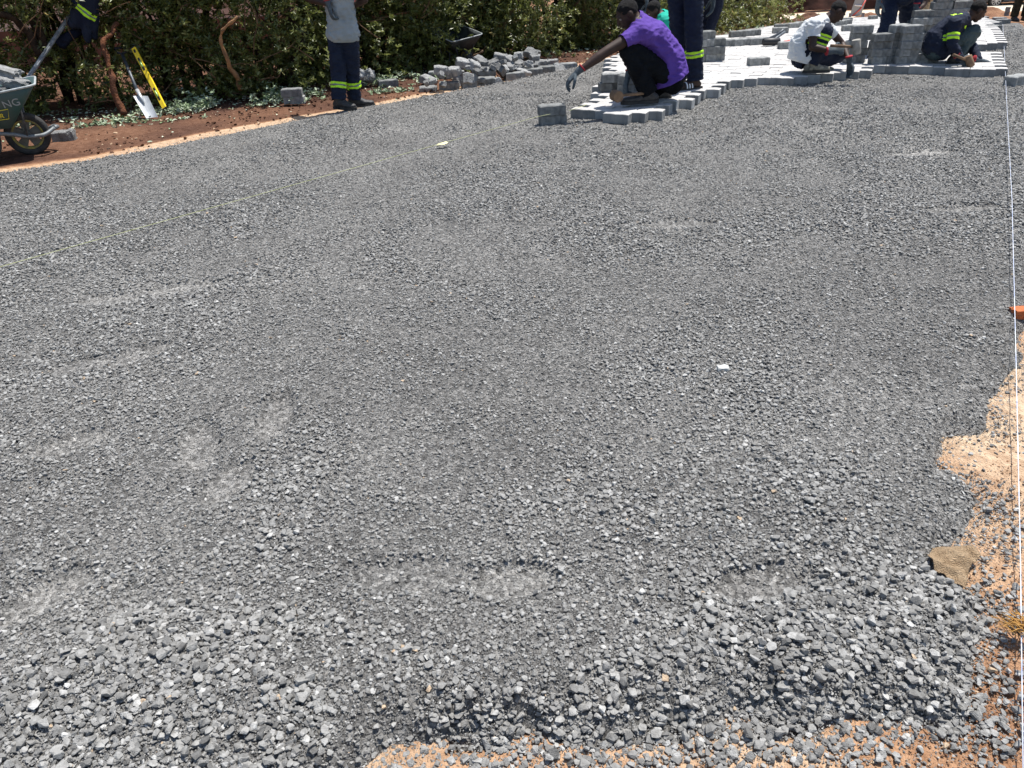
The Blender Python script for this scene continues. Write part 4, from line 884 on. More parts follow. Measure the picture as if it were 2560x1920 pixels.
def local_children(root, fn):
    M = root.matrix_basis.copy(); loc, rot = root.location.copy(), root.rotation_euler.copy(); root.location = (0, 0, 0); root.rotation_euler = (0, 0, 0)
    before = set(o.name for o in C.objects); out = fn(); bpy.context.view_layer.update()
    for o in C.objects:
        if o.name not in before and o.parent == root: o.matrix_parent_inverse = Matrix.Identity(4)
    root.location = loc; root.rotation_euler = rot; return out
def build_a():
    tray, rings = barrow(root, GREENP)
    hi, lo = rings[2], rings[0]          # near side (y = -hw) panel runs between ring indices 11 and 14
    A, B = hi[14], hi[11]; Cc, Dd = lo[11], lo[14]      # along x at the near side
    X = Vector((1, 0, .12)); xa, xb = -.40, .03
    def side_pt(x, v):   # v: 0 bottom, 1 rim, on the near panel
        t = Vector((x, 0, 0)); yb, zb = -.20, .26; yt, zt = -.305, .455+(.12)*(x+.9)/.985
        return Vector((x, yb+(yt-yb)*v, zb+(zt-zb)*v))
    yd = side_pt(-.2, 1)-side_pt(-.2, 0)
    text_mesh('NG', .085, 'scratched_letters', tray, GREYP, side_pt(-.085, .56), (1, 0, .12), yd, off=.006)
    text_mesh('HER', .052, 'logo_letters', tray, YELP, side_pt(-.200, .30), (1, 0, .10), yd, shear=.2, off=.006)
    b = bmesh.new(); ring = [(-.24, .27), (-.078, .27), (-.06, .52), (-.24, .52)]
    P3 = [side_pt(x, v)+Vector((0, -.007, -.001)) for x, v in ring]; add_tube(b, [P3[0], P3[1], P3[2], P3[3]], .0028, 6); add_tube(b, [side_pt(-.18, .26)+Vector((0, -.007, 0)), side_pt(-.205, .10)+Vector((0, -.007, 0))], .004, 6)
    bmobj('logo_outline', b, tray, YELP)
local_children(root, build_a)
def rock(c, r, seed, label, m=CONC_RAW, name='concrete_chunk', sq=(1, 1, 1), yaw=0, pitch=0, sub=4, group=None, cat='rubble'):
    b = bmesh.new(); bmesh.ops.create_icosphere(b, subdivisions=sub, radius=1); sd = Vector((seed*5.1, seed*2.3, seed))
    R = Matrix.Rotation(yaw, 3, 'Z')@Matrix.Rotation(pitch, 3, 'Y')
    for v in b.verts:
        p = v.co.copy(); q = Vector([max(-.62, min(.62, t)) for t in p])*1.45; q += noise.noise_vector(p*1.6+sd)*.28+noise.noise_vector(p*5+sd)*.10+noise.noise_vector(p*13+sd)*.04
        v.co = R@Vector((q.x*r*sq[0], q.y*r*sq[1], q.z*r*sq[2]))
    o = bmobj(name, b, None, m, False); o.location = c
    if label: tag(o, label, cat, group)
    return o
rock(W(38, 208, wb.y+.02), .085, 3, 'large pale rough concrete chunk on top of the green wheelbarrow’s load', sq=(1.15, .8, .42), pitch=RAD(15))
rock(W(6, 178, wb.y+.10), .10, 5, 'concrete chunk behind and above the large one in the green wheelbarrow', sq=(1.2, .9, .35), pitch=RAD(18))
rock(W(0, 232, wb.y-.03), .085, 8, 'darker concrete chunk low in the green wheelbarrow at the photo edge', sq=(1., 1., .5))
rock(W(38, 226, wb.y+.08), .07, 9, 'concrete chunk buried under the large one in the green wheelbarrow', sq=(1.3, 1.4, .5))
p = W(1187, 148, 10.85); r2 = empty('wheelbarrow', p, 0); tag(r2, 'dark wheelbarrow tipped up against the hedge behind the rubble heap', 'wheelbarrow')
local_children(r2, lambda: barrow(r2, GREENB))
r2.scale = (.72, .72, .72); r2.rotation_euler = (RAD(8), RAD(12), RAD(-62)); r2.location = W(1165, 150, 10.72)+Vector((.0, .0, .0)); r2.location.z = -.02

# ---------------------------------------------------------------- tools by the hedge
root = empty('shovel', G(380, 298)+Vector((0, 0, -.03))); tag(root, 'square bladed shovel leaning on the hedge left of the yellow level', 'shovel')
a = W(333, 240, 8.33); b_ = W(369, 240, 8.33); c_ = W(395, 293, 8.10); d_ = W(366, 296, 8.10)
bm = bmesh.new(); g = []
for j in range(5):
    t = j/4; L_ = a.lerp(d_, t); R_ = b_.lerp(c_, t); g.append([L_.lerp(R_, i/6)+Vector((0, .018*(1-(2*i/6-1)**2), 0)) for i in range(7)])
vv = [[bm.verts.new(p) for p in r] for r in g]; v2 = [[bm.verts.new(p+Vector((0, .004, -.001))) for p in r] for r in g]
for A in (vv, v2):
    for j in range(4):
        for i in range(6): bm.faces.new((A[j][i], A[j][i+1], A[j+1][i+1], A[j+1][i]))
for j in range(4):
    for q in (0, 6): bm.faces.new((vv[j][q], vv[j+1][q], v2[j+1][q], v2[j][q]))
for i in range(6):
    for q in (0, 4): bm.faces.new((vv[q][i], vv[q][i+1], v2[q][i+1], v2[q][i]))
bmobj('blade', bm, root, STEEL)
bm = bmesh.new(); m0 = a.lerp(b_, .5); add_tube(bm, [m0.lerp(c_.lerp(d_, .5), .35)+Vector((0, -.004, 0)), m0+Vector((0, -.01, .01)), W(343, 226, 8.38)], [.006, .018, .021], 10); bmobj('socket', bm, root, STEEL)
bm = bmesh.new(); top_ = W(305, 135, 8.85); add_tube(bm, [W(344, 229, 8.37), top_], [.0175, .016], 10); ax = (top_-W(344, 229, 8.37)).normalized(); bmobj('shaft', bm, root, DSTEEL)
bm = bmesh.new(); add_tube(bm, [top_, top_+ax*.03+Vector((-.05, 0, 0)), top_+ax*.10+Vector((-.055, 0, 0)), top_+ax*.11+Vector((.055, 0, 0)), top_+ax*.03+Vector((.05, 0, 0)), top_], .012, 8); bmobj('grip', bm, root, BLACKP)
# spirit level
lo = W(413, 273, 8.42); hi = W(333, 118, 8.80); root = empty('spirit_level', lo); tag(root, 'long yellow spirit level leaning against the hedge beside the shovel', 'spirit level')
ax = (hi-lo).normalized(); R = frame(ax, Vector((1, -.25, 0))); LL = (hi-lo).length
bm = bmesh.new(); add_box(bm, (lo+hi)/2, (.046, .024, LL), R, .003); bmobj('body', bm, root, YEL)
for t in (.24, .72):
    c = lo+ax*LL*t; bm = bmesh.new(); add_box(bm, c, (.024, .028, .15), R, .004); sl_ = bmobj('window', bm, root, BLACKP)
    bm = bmesh.new(); add_tube(bm, [c-ax*.035+R@Vector((0, -.012, 0)), c+ax*.035+R@Vector((0, -.012, 0))], .009, 10); bmobj('vial', bm, sl_, VIAL)
for t in (.008, .992):
    bm = bmesh.new(); add_box(bm, lo+ax*LL*t, (.050, .028, LL*.018), R, .003); bmobj('end_cap', bm, root, BLACKP)
bm = bmesh.new(); add_box(bm, lo+ax*LL*.93+R@Vector((0, -.0, 0)), (.034, .028, .05), R, .012); bmobj('hand_hole', bm, root, BLACKP)
# straight edge and hanging work clothes
lo = W(74, 189, 8.35); hi = W(205, -6, 8.95); dd = (lo-hi).normalized(); lo = lo+dd*((lo.z+.03)/-dd.z)
root = empty('straightedge', lo); tag(root, 'long dusty aluminium straightedge leaning up to the hanging navy overalls', 'straightedge')
R = frame((hi-lo), Vector((1, -.2, 0))); bm = bmesh.new(); add_box(bm, (lo+hi)/2, (.044, .018, (hi-lo).length), R, .002); bmobj('bar', bm, root, ALU)
bm = bmesh.new(); add_box(bm, (lo+hi)/2+R@Vector((.0, -.011, 0)), (.012, .006, (hi-lo).length*.99), R, .001); bmobj('rib', bm, root, ALU)
Y = 8.75; root = empty('hanging_overalls', W(205, 100, Y)); tag(root, 'navy work overalls with a yellow stripe hung on the hedge at upper left', 'overalls')
bm = bmesh.new(); F_ = Matrix.Identity(3); fl = lambda px, py, w_, dpt=.045, yy=0: ell(W(px, py, Y+yy), (w_, dpt, w_))
hull(bm, fl(213, -50, .12), fl(206, 10, .095)); hull(bm, fl(206, 10, .095), fl(198, 52, .085)); hull(bm, fl(184, 60, .05), fl(212, 50, .06), fl(198, 10, .07))
hull(bm, fl(228, -40, .06, .05), fl(233, 20, .055, .05, .04), fl(232, 88, .045, .04, .04)); hull(bm, fl(214, 40, .05, .04, -.03), fl(219, 98, .032, .035, -.02))
hull(bm, fl(205, -110, .18), fl(213, -50, .12))
me = sculpt(bm, .009, 2, wr=.016, wf=9, seed=4, stretch=(2.2, 1, .6)); jk = link('jacket', me, root, NAVY)
band(me, W(215, 33, Y-.05), W(226, 15, Y)-W(215, 33, Y), STRIPE, .10, jk, off=.003)
bm = bmesh.new(); hull(bm, fl(172, 92, .04), fl(150, 104, .045), fl(158, 112, .04)); hull(bm, fl(172, 92, .04), fl(200, 75, .05, .04, .1)); link('sleeve', sculpt(bm, .01, 2, wr=.01, wf=10, seed=8), root, DNAVY)
# pry bar and hammer on the paving
z = .085
root = empty('pry_bar', G(1850, 97, z)); tag(root, 'long black pry bar lying across the far paving', 'pry bar')
bm = bmesh.new(); A = G(1848, 98, z+.02); B = G(1922, 97, z+.02); add_tube(bm, [A, B, B+(B-A).normalized()*.12+Vector((0, 0, .05)), B+(B-A).normalized()*.18+Vector((0, 0, .11))], .022, 8); bmobj('shaft', bm, root, DSTEEL)
bm = bmesh.new(); add_box(bm, A, (.16, .05, .02), None, .004); bmobj('claw', bm, root, DSTEEL)
root = empty('sledgehammer', G(1925, 105, z)); tag(root, 'black sledgehammer lying beside the pry bar on the paving', 'sledgehammer')
bm = bmesh.new(); c = G(1928, 104, z+.05); add_tube(bm, [c+Vector((-.11, 0, 0)), c+Vector((-.10, 0, 0)), c+Vector((.10, 0, 0)), c+Vector((.11, 0, 0))], [.035, .045, .045, .035], 14); bmobj('hammer_head', bm, root, BLACKP)
bm = bmesh.new(); add_tube(bm, [c, W(1962, 80, c.y+.25)], [.016, .018], 8); bmobj('handle', bm, root, DSTEEL)
bm = bmesh.new(); add_box(bm, G(1978, 103, z+.012), (.20, .06, .022), Matrix.Rotation(.15, 3, 'Z'), .008); add_tube(bm, [G(1972, 103, z+.012), G(1962, 104, z+.03)], [.02, .008], 6); tag(bmobj('trowel_handle', bm, None, REDPL), 'red plastic float lying behind the white shirted man', 'float')
# strings
def string(name, pts, r, m_, label):
    b = bmesh.new(); add_tube(b, pts, r, 5); tag(bmobj(name, b, None, m_), label, 'string'); return
Z_ = .05; P0 = W(2557, 1960, .80); 
string('string_line', [G(2558, 1960, -.006), G(2551, 1400, .0), G(2540, 900, .03), G(2530, 500, Z_), G(2516, 240, Z_), G(2511, 130, Z_), G(2507, 60, .07)], .0013, STRW, 'blue and white string stretched along the right edge of the road')
ya, yb = G(-160, 706, .03), G(1440, 277, .05)
string('string_line', [ya, G(0, 667, .03), W(1342, 292, 6.73), W(1376, 285, 6.74)], .0014, STRY, 'thin yellow string running left from the two stacked blocks')
string('string_line', [W(1422, 277, 6.95), W(1466, 262, 7.18)], .0021, STRY, 'short yellow string end between the two stacked blocks and the paving')
# small litter
bm = bmesh.new(); c = G(1105, 361, .02); 
vs = [bm.verts.new(c+Vector(q)) for q in ((-.045, -.02, 0), (.02, -.03, .006), (.05, .0, .012), (.035, .02, .018), (-.03, .015, .004), (0, 0, .014))]
for q in range(5): bm.faces.new((vs[q], vs[(q+1) % 5], vs[5]))
o = bmobj('paper_scrap', bm, None, mat('pale_yellow_paper', (.85, .78, .42), .8, .2)); md = o.modifiers.new('s', 'SOLIDIFY'); md.thickness = .002; tag(o, 'folded pale yellow scrap lying under the yellow string', 'paper scrap')
# sackcloth
bm = bmesh.new(); c = G(2385, 1405); nx_, ny_ = 40, 32; vv = []
outl = [(2316, 1402), (2338, 1372), (2385, 1357), (2438, 1363), (2452, 1384), (2432, 1402), (2420, 1430), (2412, 1474), (2384, 1462), (2360, 1438), (2334, 1430)]
pl = [G(x, y)[:2] for x, y in outl]; xs = np.linspace(min(p[0] for p in pl), max(p[0] for p in pl), nx_*2); ys = np.linspace(min(p[1] for p in pl), max(p[1] for p in pl), ny_*2)
XX, YY = np.meshgrid(xs, ys); dd_ = polydist(XX, YY, pl); hh, _ = bed_h(XX, YY); hh = np.maximum(hh, -.03)
fold = .012*np.sin((XX*.8+YY)*70+4*fbm(XX, YY, .05, 3, 2))*fbm(XX, YY, .08, 5, 2)+.02*fbm(XX, YY, .07, 6, 3)
ZZ = hh+.011+fold*1.3+.012*np.clip(dd_/.02, -1, 1); nr, nc = XX.shape; I = np.arange(nr*nc).reshape(nr, nc); F = np.stack([I[:-1, :-1].ravel(), I[:-1, 1:].ravel(), I[1:, 1:].ravel(), I[1:, :-1].ravel()], 1)
F = F[(dd_.ravel()[F] > -.003).all(1)]; me = npmesh('sack_scrap', np.stack([XX.ravel(), YY.ravel(), ZZ.ravel()], 1), F, True)
o = link('sack_scrap', me, None, SACK); md = o.modifiers.new('s', 'SOLIDIFY'); md.thickness = .002; tag(o, 'brown scrap of sackcloth half buried at the gravel edge', 'sack scrap')
# straw tuft
b = bmesh.new(); c = G(2566, 1582)
for i in range(60):
    a = random.gauss(2.4, .5); l = random.uniform(.03, .06); s_ = c+Vector((random.gauss(0, .014), random.gauss(0, .012), random.uniform(.0, .02))); add_tube(b, [s_, s_+Vector((math.cos(a)*l*.5, math.sin(a)*l*.5, .008)), s_+Vector((math.cos(a)*l, math.sin(a)*l, random.uniform(-.004, .006)))], [.0014, .0012, .0006], 4)
tag(bmobj('straw_tuft', b, None, STRAW), 'tuft of orange straw lying beside the string at lower right', 'straw')
rock(G(2552, 782)+Vector((0, 0, .0)), .035, 12, 'small broken piece of red brick at the right edge', BRICK, 'brick_piece', (1.2, .9, .6), cat='brick')
rock(G(1806, 926)+Vector((0, 0, .006)), .022, 2, 'pale stone larger than its neighbours in the middle right of the gravel', mat('pale_stone', (.42, .42, .40), .8, .3, bump=.5), 'large_stone', (1.1, .8, .6), cat='stone', sub=2)
rock(G(2180, 735)+Vector((0, 0, 0)), .0001, 1, None) if False else None
# soil mounds
def mound(px, py, Y, w_, d_, h_, seed, name='soil_mound', sand=.15, z=None):
    c = W(px, py, Y) if z is None else z; n = 60; xs = np.linspace(-1, 1, n); X, Yy = np.meshgrid(xs, xs); r = np.hypot(X, Yy)
    hh = np.clip(1-r*1.05, 0, 1)**.8*(.65+.7*fbm(X, Yy, .5, seed, 4)); V = np.stack([(c.x+X*w_).ravel(), (c.y+Yy*d_).ravel(), (smoothgz(c.y+Yy*d_)-.06+hh*h_).ravel()], 1)
    I = np.arange(n*n).reshape(n, n); F = np.stack([I[:-1, :-1].ravel(), I[:-1, 1:].ravel(), I[1:, 1:].ravel(), I[1:, :-1].ravel()], 1); me = npmesh(name, V, F, True)
    setattrf(me, 'sand', np.clip(sand+.4*(fbm(X, Yy, .4, seed+3, 3)-.5), 0, 1).ravel()); return tag(link(name, me, None, SOIL), kind='structure')
mound(1470, 90, 14.2, .95, .8, .75, 7); mound(1545, 85, 15.5, .8, .8, .42, 9); mound(1962, 50, 33, .55, .4, .25, 10, sand=.1); mound(2030, 46, 36, 1.1, .6, .42, 12, sand=.1)
mound(2175, 40, 34, 1.0, .6, .3, 14, sand=.3); mound(2470, 55, 26, .9, .6, .28, 16, sand=.45); mound(2450, 50, 29, .6, .5, .3, 18, sand=.3)


# ---------------------------------------------------------------- hedge: one shrub after another, each with stems and leaves
def leaf_arrays():
    # folded leaf, length 1 along +x
    return np.array([(0, 0, 0), (.35, -.20, .05), (.75, -.17, .05), (1, 0, -.04), (.75, .17, .05), (.35, .20, .05), (.5, 0, -.02)]), np.array([(0, 1, 2, 6), (6, 2, 3, 3), (0, 6, 4, 5), (6, 3, 4, 4)])
LV = np.array([(0, 0, 0), (.38, -.21, .06), (.8, -.16, .05), (1, 0, -.05), (.8, .16, .05), (.38, .21, .06)]); LF = np.array([(0, 1, 2, 3), (0, 3, 4, 5)])
def leaves_mesh(name, P, D, size, tone, upb=.35):
    """P leaf bases (n,3), D directions (n,3)"""
    n = len(P); D = D/np.linalg.norm(D, axis=1)[:, None]; up = np.tile([0, 0, 1.], (n, 1))+rng.normal(0, .55, (n, 3)); s = np.cross(up, D); s /= np.linalg.norm(s, axis=1)[:, None]+1e-9; u = np.cross(D, s)
    B = np.stack([D, s, u], 2); V = np.einsum('nij,vj->nvi', B, LV)*size[:, None, None]+P[:, None, :]
    F = (LF[None]+(np.arange(n)*len(LV))[:, None, None]).reshape(-1, 4); me = npmesh(name, V.reshape(-1, 3), F, False); setattrf(me, 'tone', np.repeat(np.clip(tone, 0, 1), len(LV))); return me
def rosettes(C_, n_per, size, tonev, spread=.9):
    n = len(C_); k = n_per; P = np.repeat(C_, k, 0); a = np.tile(np.arange(k)*2.399, n)+np.repeat(rng.uniform(0, 6.28, n), k); el = rng.normal(.30, .35, n*k)
    ax = rng.normal(0, .55, (n, 3))+np.array([0, -.25, .9]); ax /= np.linalg.norm(ax, axis=1)[:, None]; ax = np.repeat(ax, k, 0)
    t = np.cross(ax, np.array([.3, 1, .1])); t /= np.linalg.norm(t, axis=1)[:, None]; b = np.cross(ax, t)
    D = (t*np.cos(a)[:, None]+b*np.sin(a)[:, None])*np.cos(el)[:, None]+ax*np.sin(el)[:, None]; sz = size*rng.uniform(.6, 1.25, n*k); P = P-ax*rng.uniform(0, .035, n*k)[:, None]
    tone = np.repeat(rng.normal(tonev, .16, n), k)+rng.normal(0, .12, n*k); return P, D, sz, tone
def shrub(cx, cy, zb, w_, d_, h_, nros, seed, label, name='hedge_shrub', gap=.47, size=.05, stems=5, stem_mat=None, low=.10, tonev=.42, cat='shrub', group='shrubs of the hedge'):
    global rng
    root = empty(name, (cx, cy, zb)); tag(root, label, cat, group); rr = random.Random(seed)
    n = nros*4; U = rng.uniform(-1, 1, (n, 3)); U[:, 0] = (U[:, 0]+rng.uniform(-1, 1, n))*.62
    X = cx+U[:, 0]*w_/2*1.25; Zr = (U[:, 2]+1)/2; Zz = zb+low+Zr*(h_-low); bulge = 1-.30*np.clip(2*Zr-1, 0, 1)**2; Yc = cy+U[:, 1]*d_/2*bulge
    Yc += .22*(fbm(X*1.3, Zz*1.3, .6, 200, 3)-.5)
    dens = fbm(X, Zz+Yc*.8, .42, 210, 3); p = np.clip((dens-gap+.10*(Zr > .4)+.10*(Zr < .30))/.10, 0.04, 1); front = .45+.55*(U[:, 1] < 0)
    ok = rng.random(n) < p*front; C_ = np.stack([X, Yc, Zz], 1)[ok][:nros]
    P, D, sz, tone = rosettes(C_, 8, size, tonev); link('foliage', leaves_mesh('foliage', P, D, sz, tone), root, LEAF)
    bm = bmesh.new()
    for i in range(stems):
        x, y = cx+rr.uniform(-.4, .4)*w_, cy+rr.uniform(-.1, .35)*d_; pts = [(x, y, zb-.1)]; dx, dy = rr.uniform(-.5, .5), rr.uniform(-.3, .2); r_ = rr.uniform(.014, .038)
        for q in range(1, 7): dx += rr.gauss(0, .25); pts.append((x+dx*q*.1+rr.gauss(0, .03), y+dy*q*.1, zb+h_*.95*q/6))
        sp = spline(pts, 3); add_tube(bm, sp, [r_*(1-.75*k/len(sp)) for k in range(len(sp))], 7)
        for q in range(9):
            a = sp[rr.randrange(3, len(sp)-2)]; e = a+Vector((rr.gauss(0, .3), rr.gauss(-.15, .22), rr.uniform(.05, .4))); mid = a.lerp(e, .5)+Vector((rr.gauss(0, .05), 0, -.03)); add_tube(bm, [a, mid, e], [.009, .006, .003], 5)
    if name == 'hedge_shrub':
        n0 = len(bm.faces)
        for q in range(26):
            a = Vector((cx+rr.uniform(-.6, .6)*w_, cy-d_*.5+rr.uniform(-.10, .25), zb+rr.uniform(.05, h_*.8))); dv = Vector((rr.gauss(0, .8), rr.gauss(-.05, .15), rr.uniform(-.2, 1))).normalized()*rr.uniform(.2, .6)
            add_tube(bm, spline([a, a+dv*.4+noise.noise_vector(a*3)*.06, a+dv*.75+noise.noise_vector(a*5)*.08, a+dv], 2), [.006, .006, .005, .005, .004, .003, .002], 5)
        bm.faces.ensure_lookup_table()
        for f in bm.faces[n0:]: f.material_index = 1
    bmobj('stems', bm, root, [stem_mat or BARK, TWIG], True)
    return root
HL = [(-6.6, 8.3), (-4.9, 8.85), (-4.0, 8.85), (-3.2, 9.1), (-2.45, 9.95), (-1.1, 10.75), (-.7, 11.5), (.7, 12.6), (1.7, 14.1), (3.0, 16.3), (4.6, 19.3), (6.2, 22.6), (7.6, 26.0)]
def along(t):
    acc = 0
    for a, b in zip(HL[:-1], HL[1:]):
        l = math.dist(a, b)
        if acc+l >= t: f = (t-acc)/l; return a[0]+(b[0]-a[0])*f, a[1]+(b[1]-a[1])*f
        acc += l
    return HL[-1]
TL = sum(math.dist(a, b) for a, b in zip(HL[:-1], HL[1:]))
names = ['shrub at the far left above the green wheelbarrow', 'shrub holding the aluminium straightedge', 'shrub behind the hanging navy overalls', 'shrub behind the shovel and yellow level', 'shrub right of the yellow level', 'shrub behind the snapped pale branch', 'shrub over the two stacked blocks on the verge', 'shrub behind the man in grey',
         'shrub just right of the man in grey', 'shrub left of the tipped dark wheelbarrow', 'shrub behind the tipped dark wheelbarrow', 'shrub over the right half of the rubble heap', 'shrub behind the red soil mound', 'shrub behind the outstretched arm of the purple shirted man', 'shrub just above the purple shirted man', 'shrub behind the man in black',
         'shrub beyond the turquoise shirted man', 'shrub beyond the man in jeans', 'shrub left of the mottled trousers', 'shrub behind the person in mottled trousers', 'last far shrub at the end of the hedge', 'farthest shrub by the distant women']
t = .6; i = 0
while t < TL:
    x, y = along(t); y += .12*math.sin(i*3.3); near_ = y < 13; step = 1.02 if near_ else 1.6
    left = t < 3.2
    shrub(x+.1, y+.45, gz(x, y)-.04, step*1.6, 1.25+.35*math.sin(i*2.1), 2.25, (2900 if left else 4200) if near_ else 1500, 300+i, 'dense green '+names[min(i, 21)], gap=(.455 if left else .44), size=.052 if near_ else .075, stems=7 if near_ else 4, low=.03)
    t += step; i += 1
# special limbs in the hedge
shrubs = [o for o in C.objects if o.name.startswith('hedge_shrub')]
def limb_obj(pts, r, m_, label, name='trunk'):
    b = bmesh.new(); sp = [q+noise.noise_vector(q*7)*(.035 if name != 'stick' else 0) for q in spline(pts, 9)]; n = len(sp); add_tube(b, sp, [r[0]+(r[1]-r[0])*k/n+.012*noise.noise(Vector(sp[k])*16) for k in range(n)], 10)
    if name == 'stick': return tag(bmobj(name, b, None, m_, True), label, 'stick')
    sh = min(shrubs, key=lambda o: math.hypot(o.location.x-pts[0].x, o.location.y-pts[0].y)); return tag(bmobj(name, b, sh, m_, True), label)
limb_obj([W(100, 140, 8.6), W(62, 70, 8.6), W(30, 42, 8.5), W(-20, 25, 8.4)], (.04, .028), BARK, 'thick dark limb arching left over the green wheelbarrow')
limb_obj([W(120, 150, 8.7), W(98, 90, 8.7), W(80, 40, 8.8), W(70, -30, 8.9)], (.045, .03), BARK, 'dark limb rising left of the straightedge')
limb_obj([W(305, 288, 8.32), W(285, 215, 8.4), W(268, 150, 8.5), W(262, 100, 8.6), W(300, 60, 8.8)], (.034, .022), BARKR, 'crooked reddish brown trunk left of the shovel')
limb_obj([W(606, 225, 9.05), W(585, 180, 8.9), W(562, 130, 8.8), W(556, 90, 8.75), W(566, 70, 8.75), W(592, 42, 8.75)], (.030, .010), BARKP, 'snapped branch with pale peeled bark in the middle of the hedge', 'snapped_branch')
limb_obj([W(742, 222, 9.6), W(730, 160, 9.6), W(760, 90, 9.7), W(700, 20, 9.8)], (.035, .02), BARK, 'forked dark trunk over the two blocks on the verge')
limb_obj([W(1170, 145, 10.75), W(1200, 132, 10.7), W(1208, 127, 10.7)], (.012, .012), WOOD, 'short pale stick resting on the rubble heap', 'stick')
# cut leaves on the verge
Cc = []; 
for px, py, n_, sx, sy, h_ in [(235, 300, 100, .42, .10, .05), (190, 305, 30, .2, .07, .03), (415, 272, 60, .20, .08, .04), (470, 268, 60, .2, .08, .06), (520, 262, 150, .30, .12, .14), (600, 255, 150, .28, .12, .12), (655, 245, 90, .22, .12, .14), (560, 245, 80, .4, .15, .2), (770, 232, 30, .12, .08, .06), (935, 205, 110, .32, .12, .12), (1010, 195, 60, .25, .12, .10), (960, 222, 40, .2, .05, .03),
                               (1300, 120, 50, .5, .2, .15), (1420, 130, 30, .6, .4, .05), (110, 300, 25, .25, .15, .04), (1790, 88, 120, .5, .8, .3), (1860, 68, 120, 1.0, .8, .3), (1500, 110, 40, .5, .5, .12)]:
    c = G(px, py); k = n_; q = np.stack([rng.normal(c.x, sx, k), rng.normal(c.y, sy, k), np.zeros(k)], 1); q[:, 2] = smoothgz(q[:, 1])-.03+np.abs(rng.normal(0, h_*.5, k)); Cc.append(q)
Cc = np.concatenate(Cc); Cc = Cc[fbm(Cc[:, 0], Cc[:, 1], .35, 400, 2) > .44]; P, D, sz, tone = rosettes(Cc, 6, .045, .5); D[:, 2] *= .5; P[:, 2] = np.maximum(P[:, 2], smoothgz(P[:, 1])-.025)
k = 2600; t_ = rng.uniform(0, TL*.8, k); xy = np.array([along(v) for v in t_]); off = -rng.exponential(.35, k); X = xy[:, 0]-off*.6; Y_ = xy[:, 1]+off; ok = polydist(X, Y_, GRAVEL) < -.06; X, Y_ = X[ok], Y_[ok]; k = len(X)
P2 = np.stack([X, Y_, smoothgz(Y_)-.022], 1); D2 = rng.normal(0, 1, (k, 3)); D2[:, 2] = np.abs(D2[:, 2])*.15
me = leaves_mesh('cut_leaves', np.concatenate([P, P2]), np.concatenate([D, D2]), np.concatenate([sz, rng.uniform(.02, .05, k)]), np.concatenate([tone, rng.normal(.7, .25, k)])); link('cut_leaves', me, None, LITTER)
tag(C.objects['cut_leaves'], 'pale cut leaves strewn in heaps along the foot of the hedge', 'leaves', kind='stuff')
# clods and pebbles on the verge
k = 22000; t_ = rng.uniform(0, TL*.75, k); xy = np.array([along(v) for v in t_]); off = -rng.uniform(-.3, 2.2, k); X = xy[:, 0]-off*.6; Y_ = xy[:, 1]+off; d = polydist(X, Y_, GRAVEL); ok = (d < -.1); X, Y_ = X[ok], Y_[ok]; sz = .005+.05*rng.random(len(X))**5
v, f, tt = scatter(X, Y_, smoothgz(Y_)-.035+sz*.15, sz, TB, np.where(rng.random(len(X)) < .12, .9, rng.uniform(0, .25, len(X))))
me = npmesh('verge_clods', v, f); setattrf(me, 'sand', tt); tag(link('verge_clods', me, None, SOIL), 'small clods of brown earth scattered on the verge', 'soil', kind='stuff')

# ---------------------------------------------------------------- background
root = empty('house_wall', (-6.5, 13.2, 0)); tag(root, 'peach plastered building wall glimpsed through the hedge at upper left', 'building')
def wall_seg(a, b, z0, z1, th, name, m_, par):
    a = Vector((*a, 0)); b = Vector((*b, 0)); d = b-a; bm = bmesh.new(); add_box(bm, (a+b)/2+Vector((0, 0, (z0+z1)/2)), (d.length, th, z1-z0), Matrix.Rotation(math.atan2(d.y, d.x), 3, 'Z')); return bmobj(name, bm, par, m_)
wall_seg((-16, 12.2), (.2, 15.8), .42, 4.2, .25, 'wall', WALLP, root); wall_seg((-16, 12.2), (.2, 15.8), -.3, .42, .31, 'plinth', PLINTH, root); wall_seg((-16, 12.2), (.2, 15.8), 4.2, 4.35, .6, 'coping', SLAB, root)
bm = bmesh.new(); V0 = [(9, 41.2), (40, 43.2)]
b0, b1 = W(1855, 49, 40.5), W(2620, 36, 43); gzz = -2.62
wall_seg((b0.x-8, 40.6), (b1.x+12, 43.2), gzz-.3, gzz+.06, 6.5, 'pavement_strip', SLAB, None)['kind'] = 'structure'
# earth bank beyond
xs = np.linspace(8, 24, 90); hs = np.linspace(0, 1, 30); X, Hh = np.meshgrid(xs, hs); Yb = 44.6+Hh*1.6+X*.08+.5*fbm(X, Hh*6, 1.5, 70, 4); Zb = gzz-.1+Hh*4.0+.25*fbm(X, Hh*5, 1.1, 71, 3)
I = np.arange(X.size).reshape(X.shape); F = np.stack([I[:-1, :-1].ravel(), I[:-1, 1:].ravel(), I[1:, 1:].ravel(), I[1:, :-1].ravel()], 1)
tag(link('earth_bank', npmesh('earth_bank', np.stack([X.ravel(), Yb.ravel(), Zb.ravel()], 1), F, True), None, BANK), kind='structure')
for i, (x, w_, h_) in enumerate([(8.5, 3.5, 3.0), (11.5, 3, 2.2), (22.5, 3.5, 4.5), (25.5, 4, 4.5), (29, 4, 5), (33, 4.5, 5), (37, 5, 5.5)]):
    lab = ['bush beyond the distant women', 'low bush at the left end of the earth bank', 'dark bush behind the upright blocks', 'dark bush behind the standing navy man', 'dark bush behind the tall block stack', 'dark tree left of the parked car', 'dark tree behind the parked car'][i]
    shrub(x, 46.5+(x*.1 if x > 15 else -5), gzz-.1, w_, 3, h_, 800, 500+i, 'far '+lab, name='far_shrub', size=.20, gap=.40, stems=4, tonev=.2, low=.0, group='far bushes')
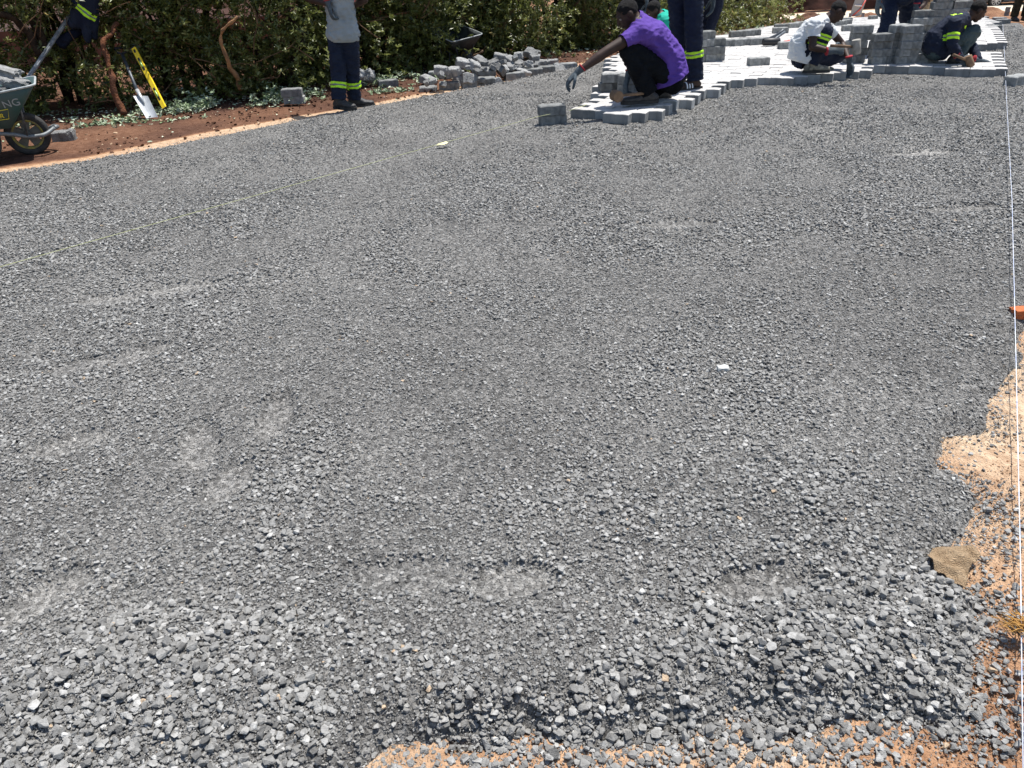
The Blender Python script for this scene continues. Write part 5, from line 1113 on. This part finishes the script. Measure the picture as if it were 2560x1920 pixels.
# red and white board
p = G(2141, 43); bm = bmesh.new(); add_box(bm, p+Vector((0, 0, .45)), (.55, .04, .85), Matrix.Rotation(.2, 3, 'Y'), .01); o = bmobj('board', bm, None, mat('grey_board', (.3, .3, .3), .7, .3)); tag(o, 'grey board with a red and white tape standing on the far paving', 'board')
bm = bmesh.new(); add_tube(bm, [p+Vector((-.25, -.05, .05)), p+Vector((.1, -.05, .35)), p+Vector((.3, -.05, .75))], .03, 6); bmobj('tape', bm, o, REDPL)
bm = bmesh.new(); add_tube(bm, [p+Vector((-.2, -.04, .55)), p+Vector((.2, -.04, .5))], .035, 6); bmobj('tape', bm, o, WHITE)
# parked car, side on
cp = G(2490, 27); cpz = gzz-.02; root = empty('parked_car', (cp.x if cp.x < 40 else 28, 45.2, cpz)); tag(root, 'dark parked car of which only a front wheel and sill show', 'car')
wx = W(2487, 15, 44.3).x; S_ = lambda x, y, z: (wx+x, 45.2+y, cpz+z)
prof = [(-.95, .30), (-1.0, .60), (-.85, .85), (.15, 1.02), (.9, 1.50), (2.4, 1.52), (3.1, 1.05), (3.75, .95), (3.8, .45), (3.6, .28), (3.1, .26), (2.95, .55), (2.6, .68), (2.25, .55), (2.1, .26), (.42, .26), (.33, .52), (0, .68), (-.33, .52), (-.42, .28)]
bm = bmesh.new(); A = [bm.verts.new(S_(x, -.88+(.12 if z > 1.1 else 0), z)) for x, z in prof]; B = [bm.verts.new(S_(x, .88-(.12 if z > 1.1 else 0), z)) for x, z in prof]; n = len(prof)
for i in range(n): bm.faces.new((A[i], A[(i+1) % n], B[(i+1) % n], B[i]))
bmesh.ops.triangulate(bm, faces=[bm.faces.new(A), bm.faces.new(B[::-1])]); bmobj('body', bm, root, CARP)
bm = bmesh.new()
for x0_, x1_ in ((.62, 1.45), (1.52, 2.5)): add_box(bm, S_((x0_+x1_)/2+.05, -.80, 1.25), (x1_-x0_, .03, .34))
bmobj('side_window', bm, root, GLASS)
for x_ in (0, 2.6):
    wl = empty('wheel', S_(x_, -.80, .33)); wl.parent = root; wl.matrix_parent_inverse = root.matrix_basis.inverted()
    bm = bmesh.new(); add_tube(bm, [(0, -.11, 0), (0, -.10, 0), (0, .10, 0), (0, .11, 0)], [.30, .33, .33, .30], 28); q = bmobj('tyre', bm, None, RUBBER); q.parent = wl
    bm = bmesh.new()
    for k in range(10):
        a = 2*math.pi*k/10; add_box(bm, Vector((math.cos(a)*.125, -.122, math.sin(a)*.125)), (.20, .02, .028), Matrix.Rotation(-a, 3, 'Y'))
    add_tube(bm, [(0, -.135, 0), (0, -.11, 0)], .045, 12)
    for k in range(28):
        a = 2*math.pi*k/28; add_box(bm, Vector((math.cos(a)*.228, -.12, math.sin(a)*.228)), (.02, .03, .055), Matrix.Rotation(-a, 3, 'Y'))
    q = bmobj('rim', bm, None, ALLOY); q.parent = wl
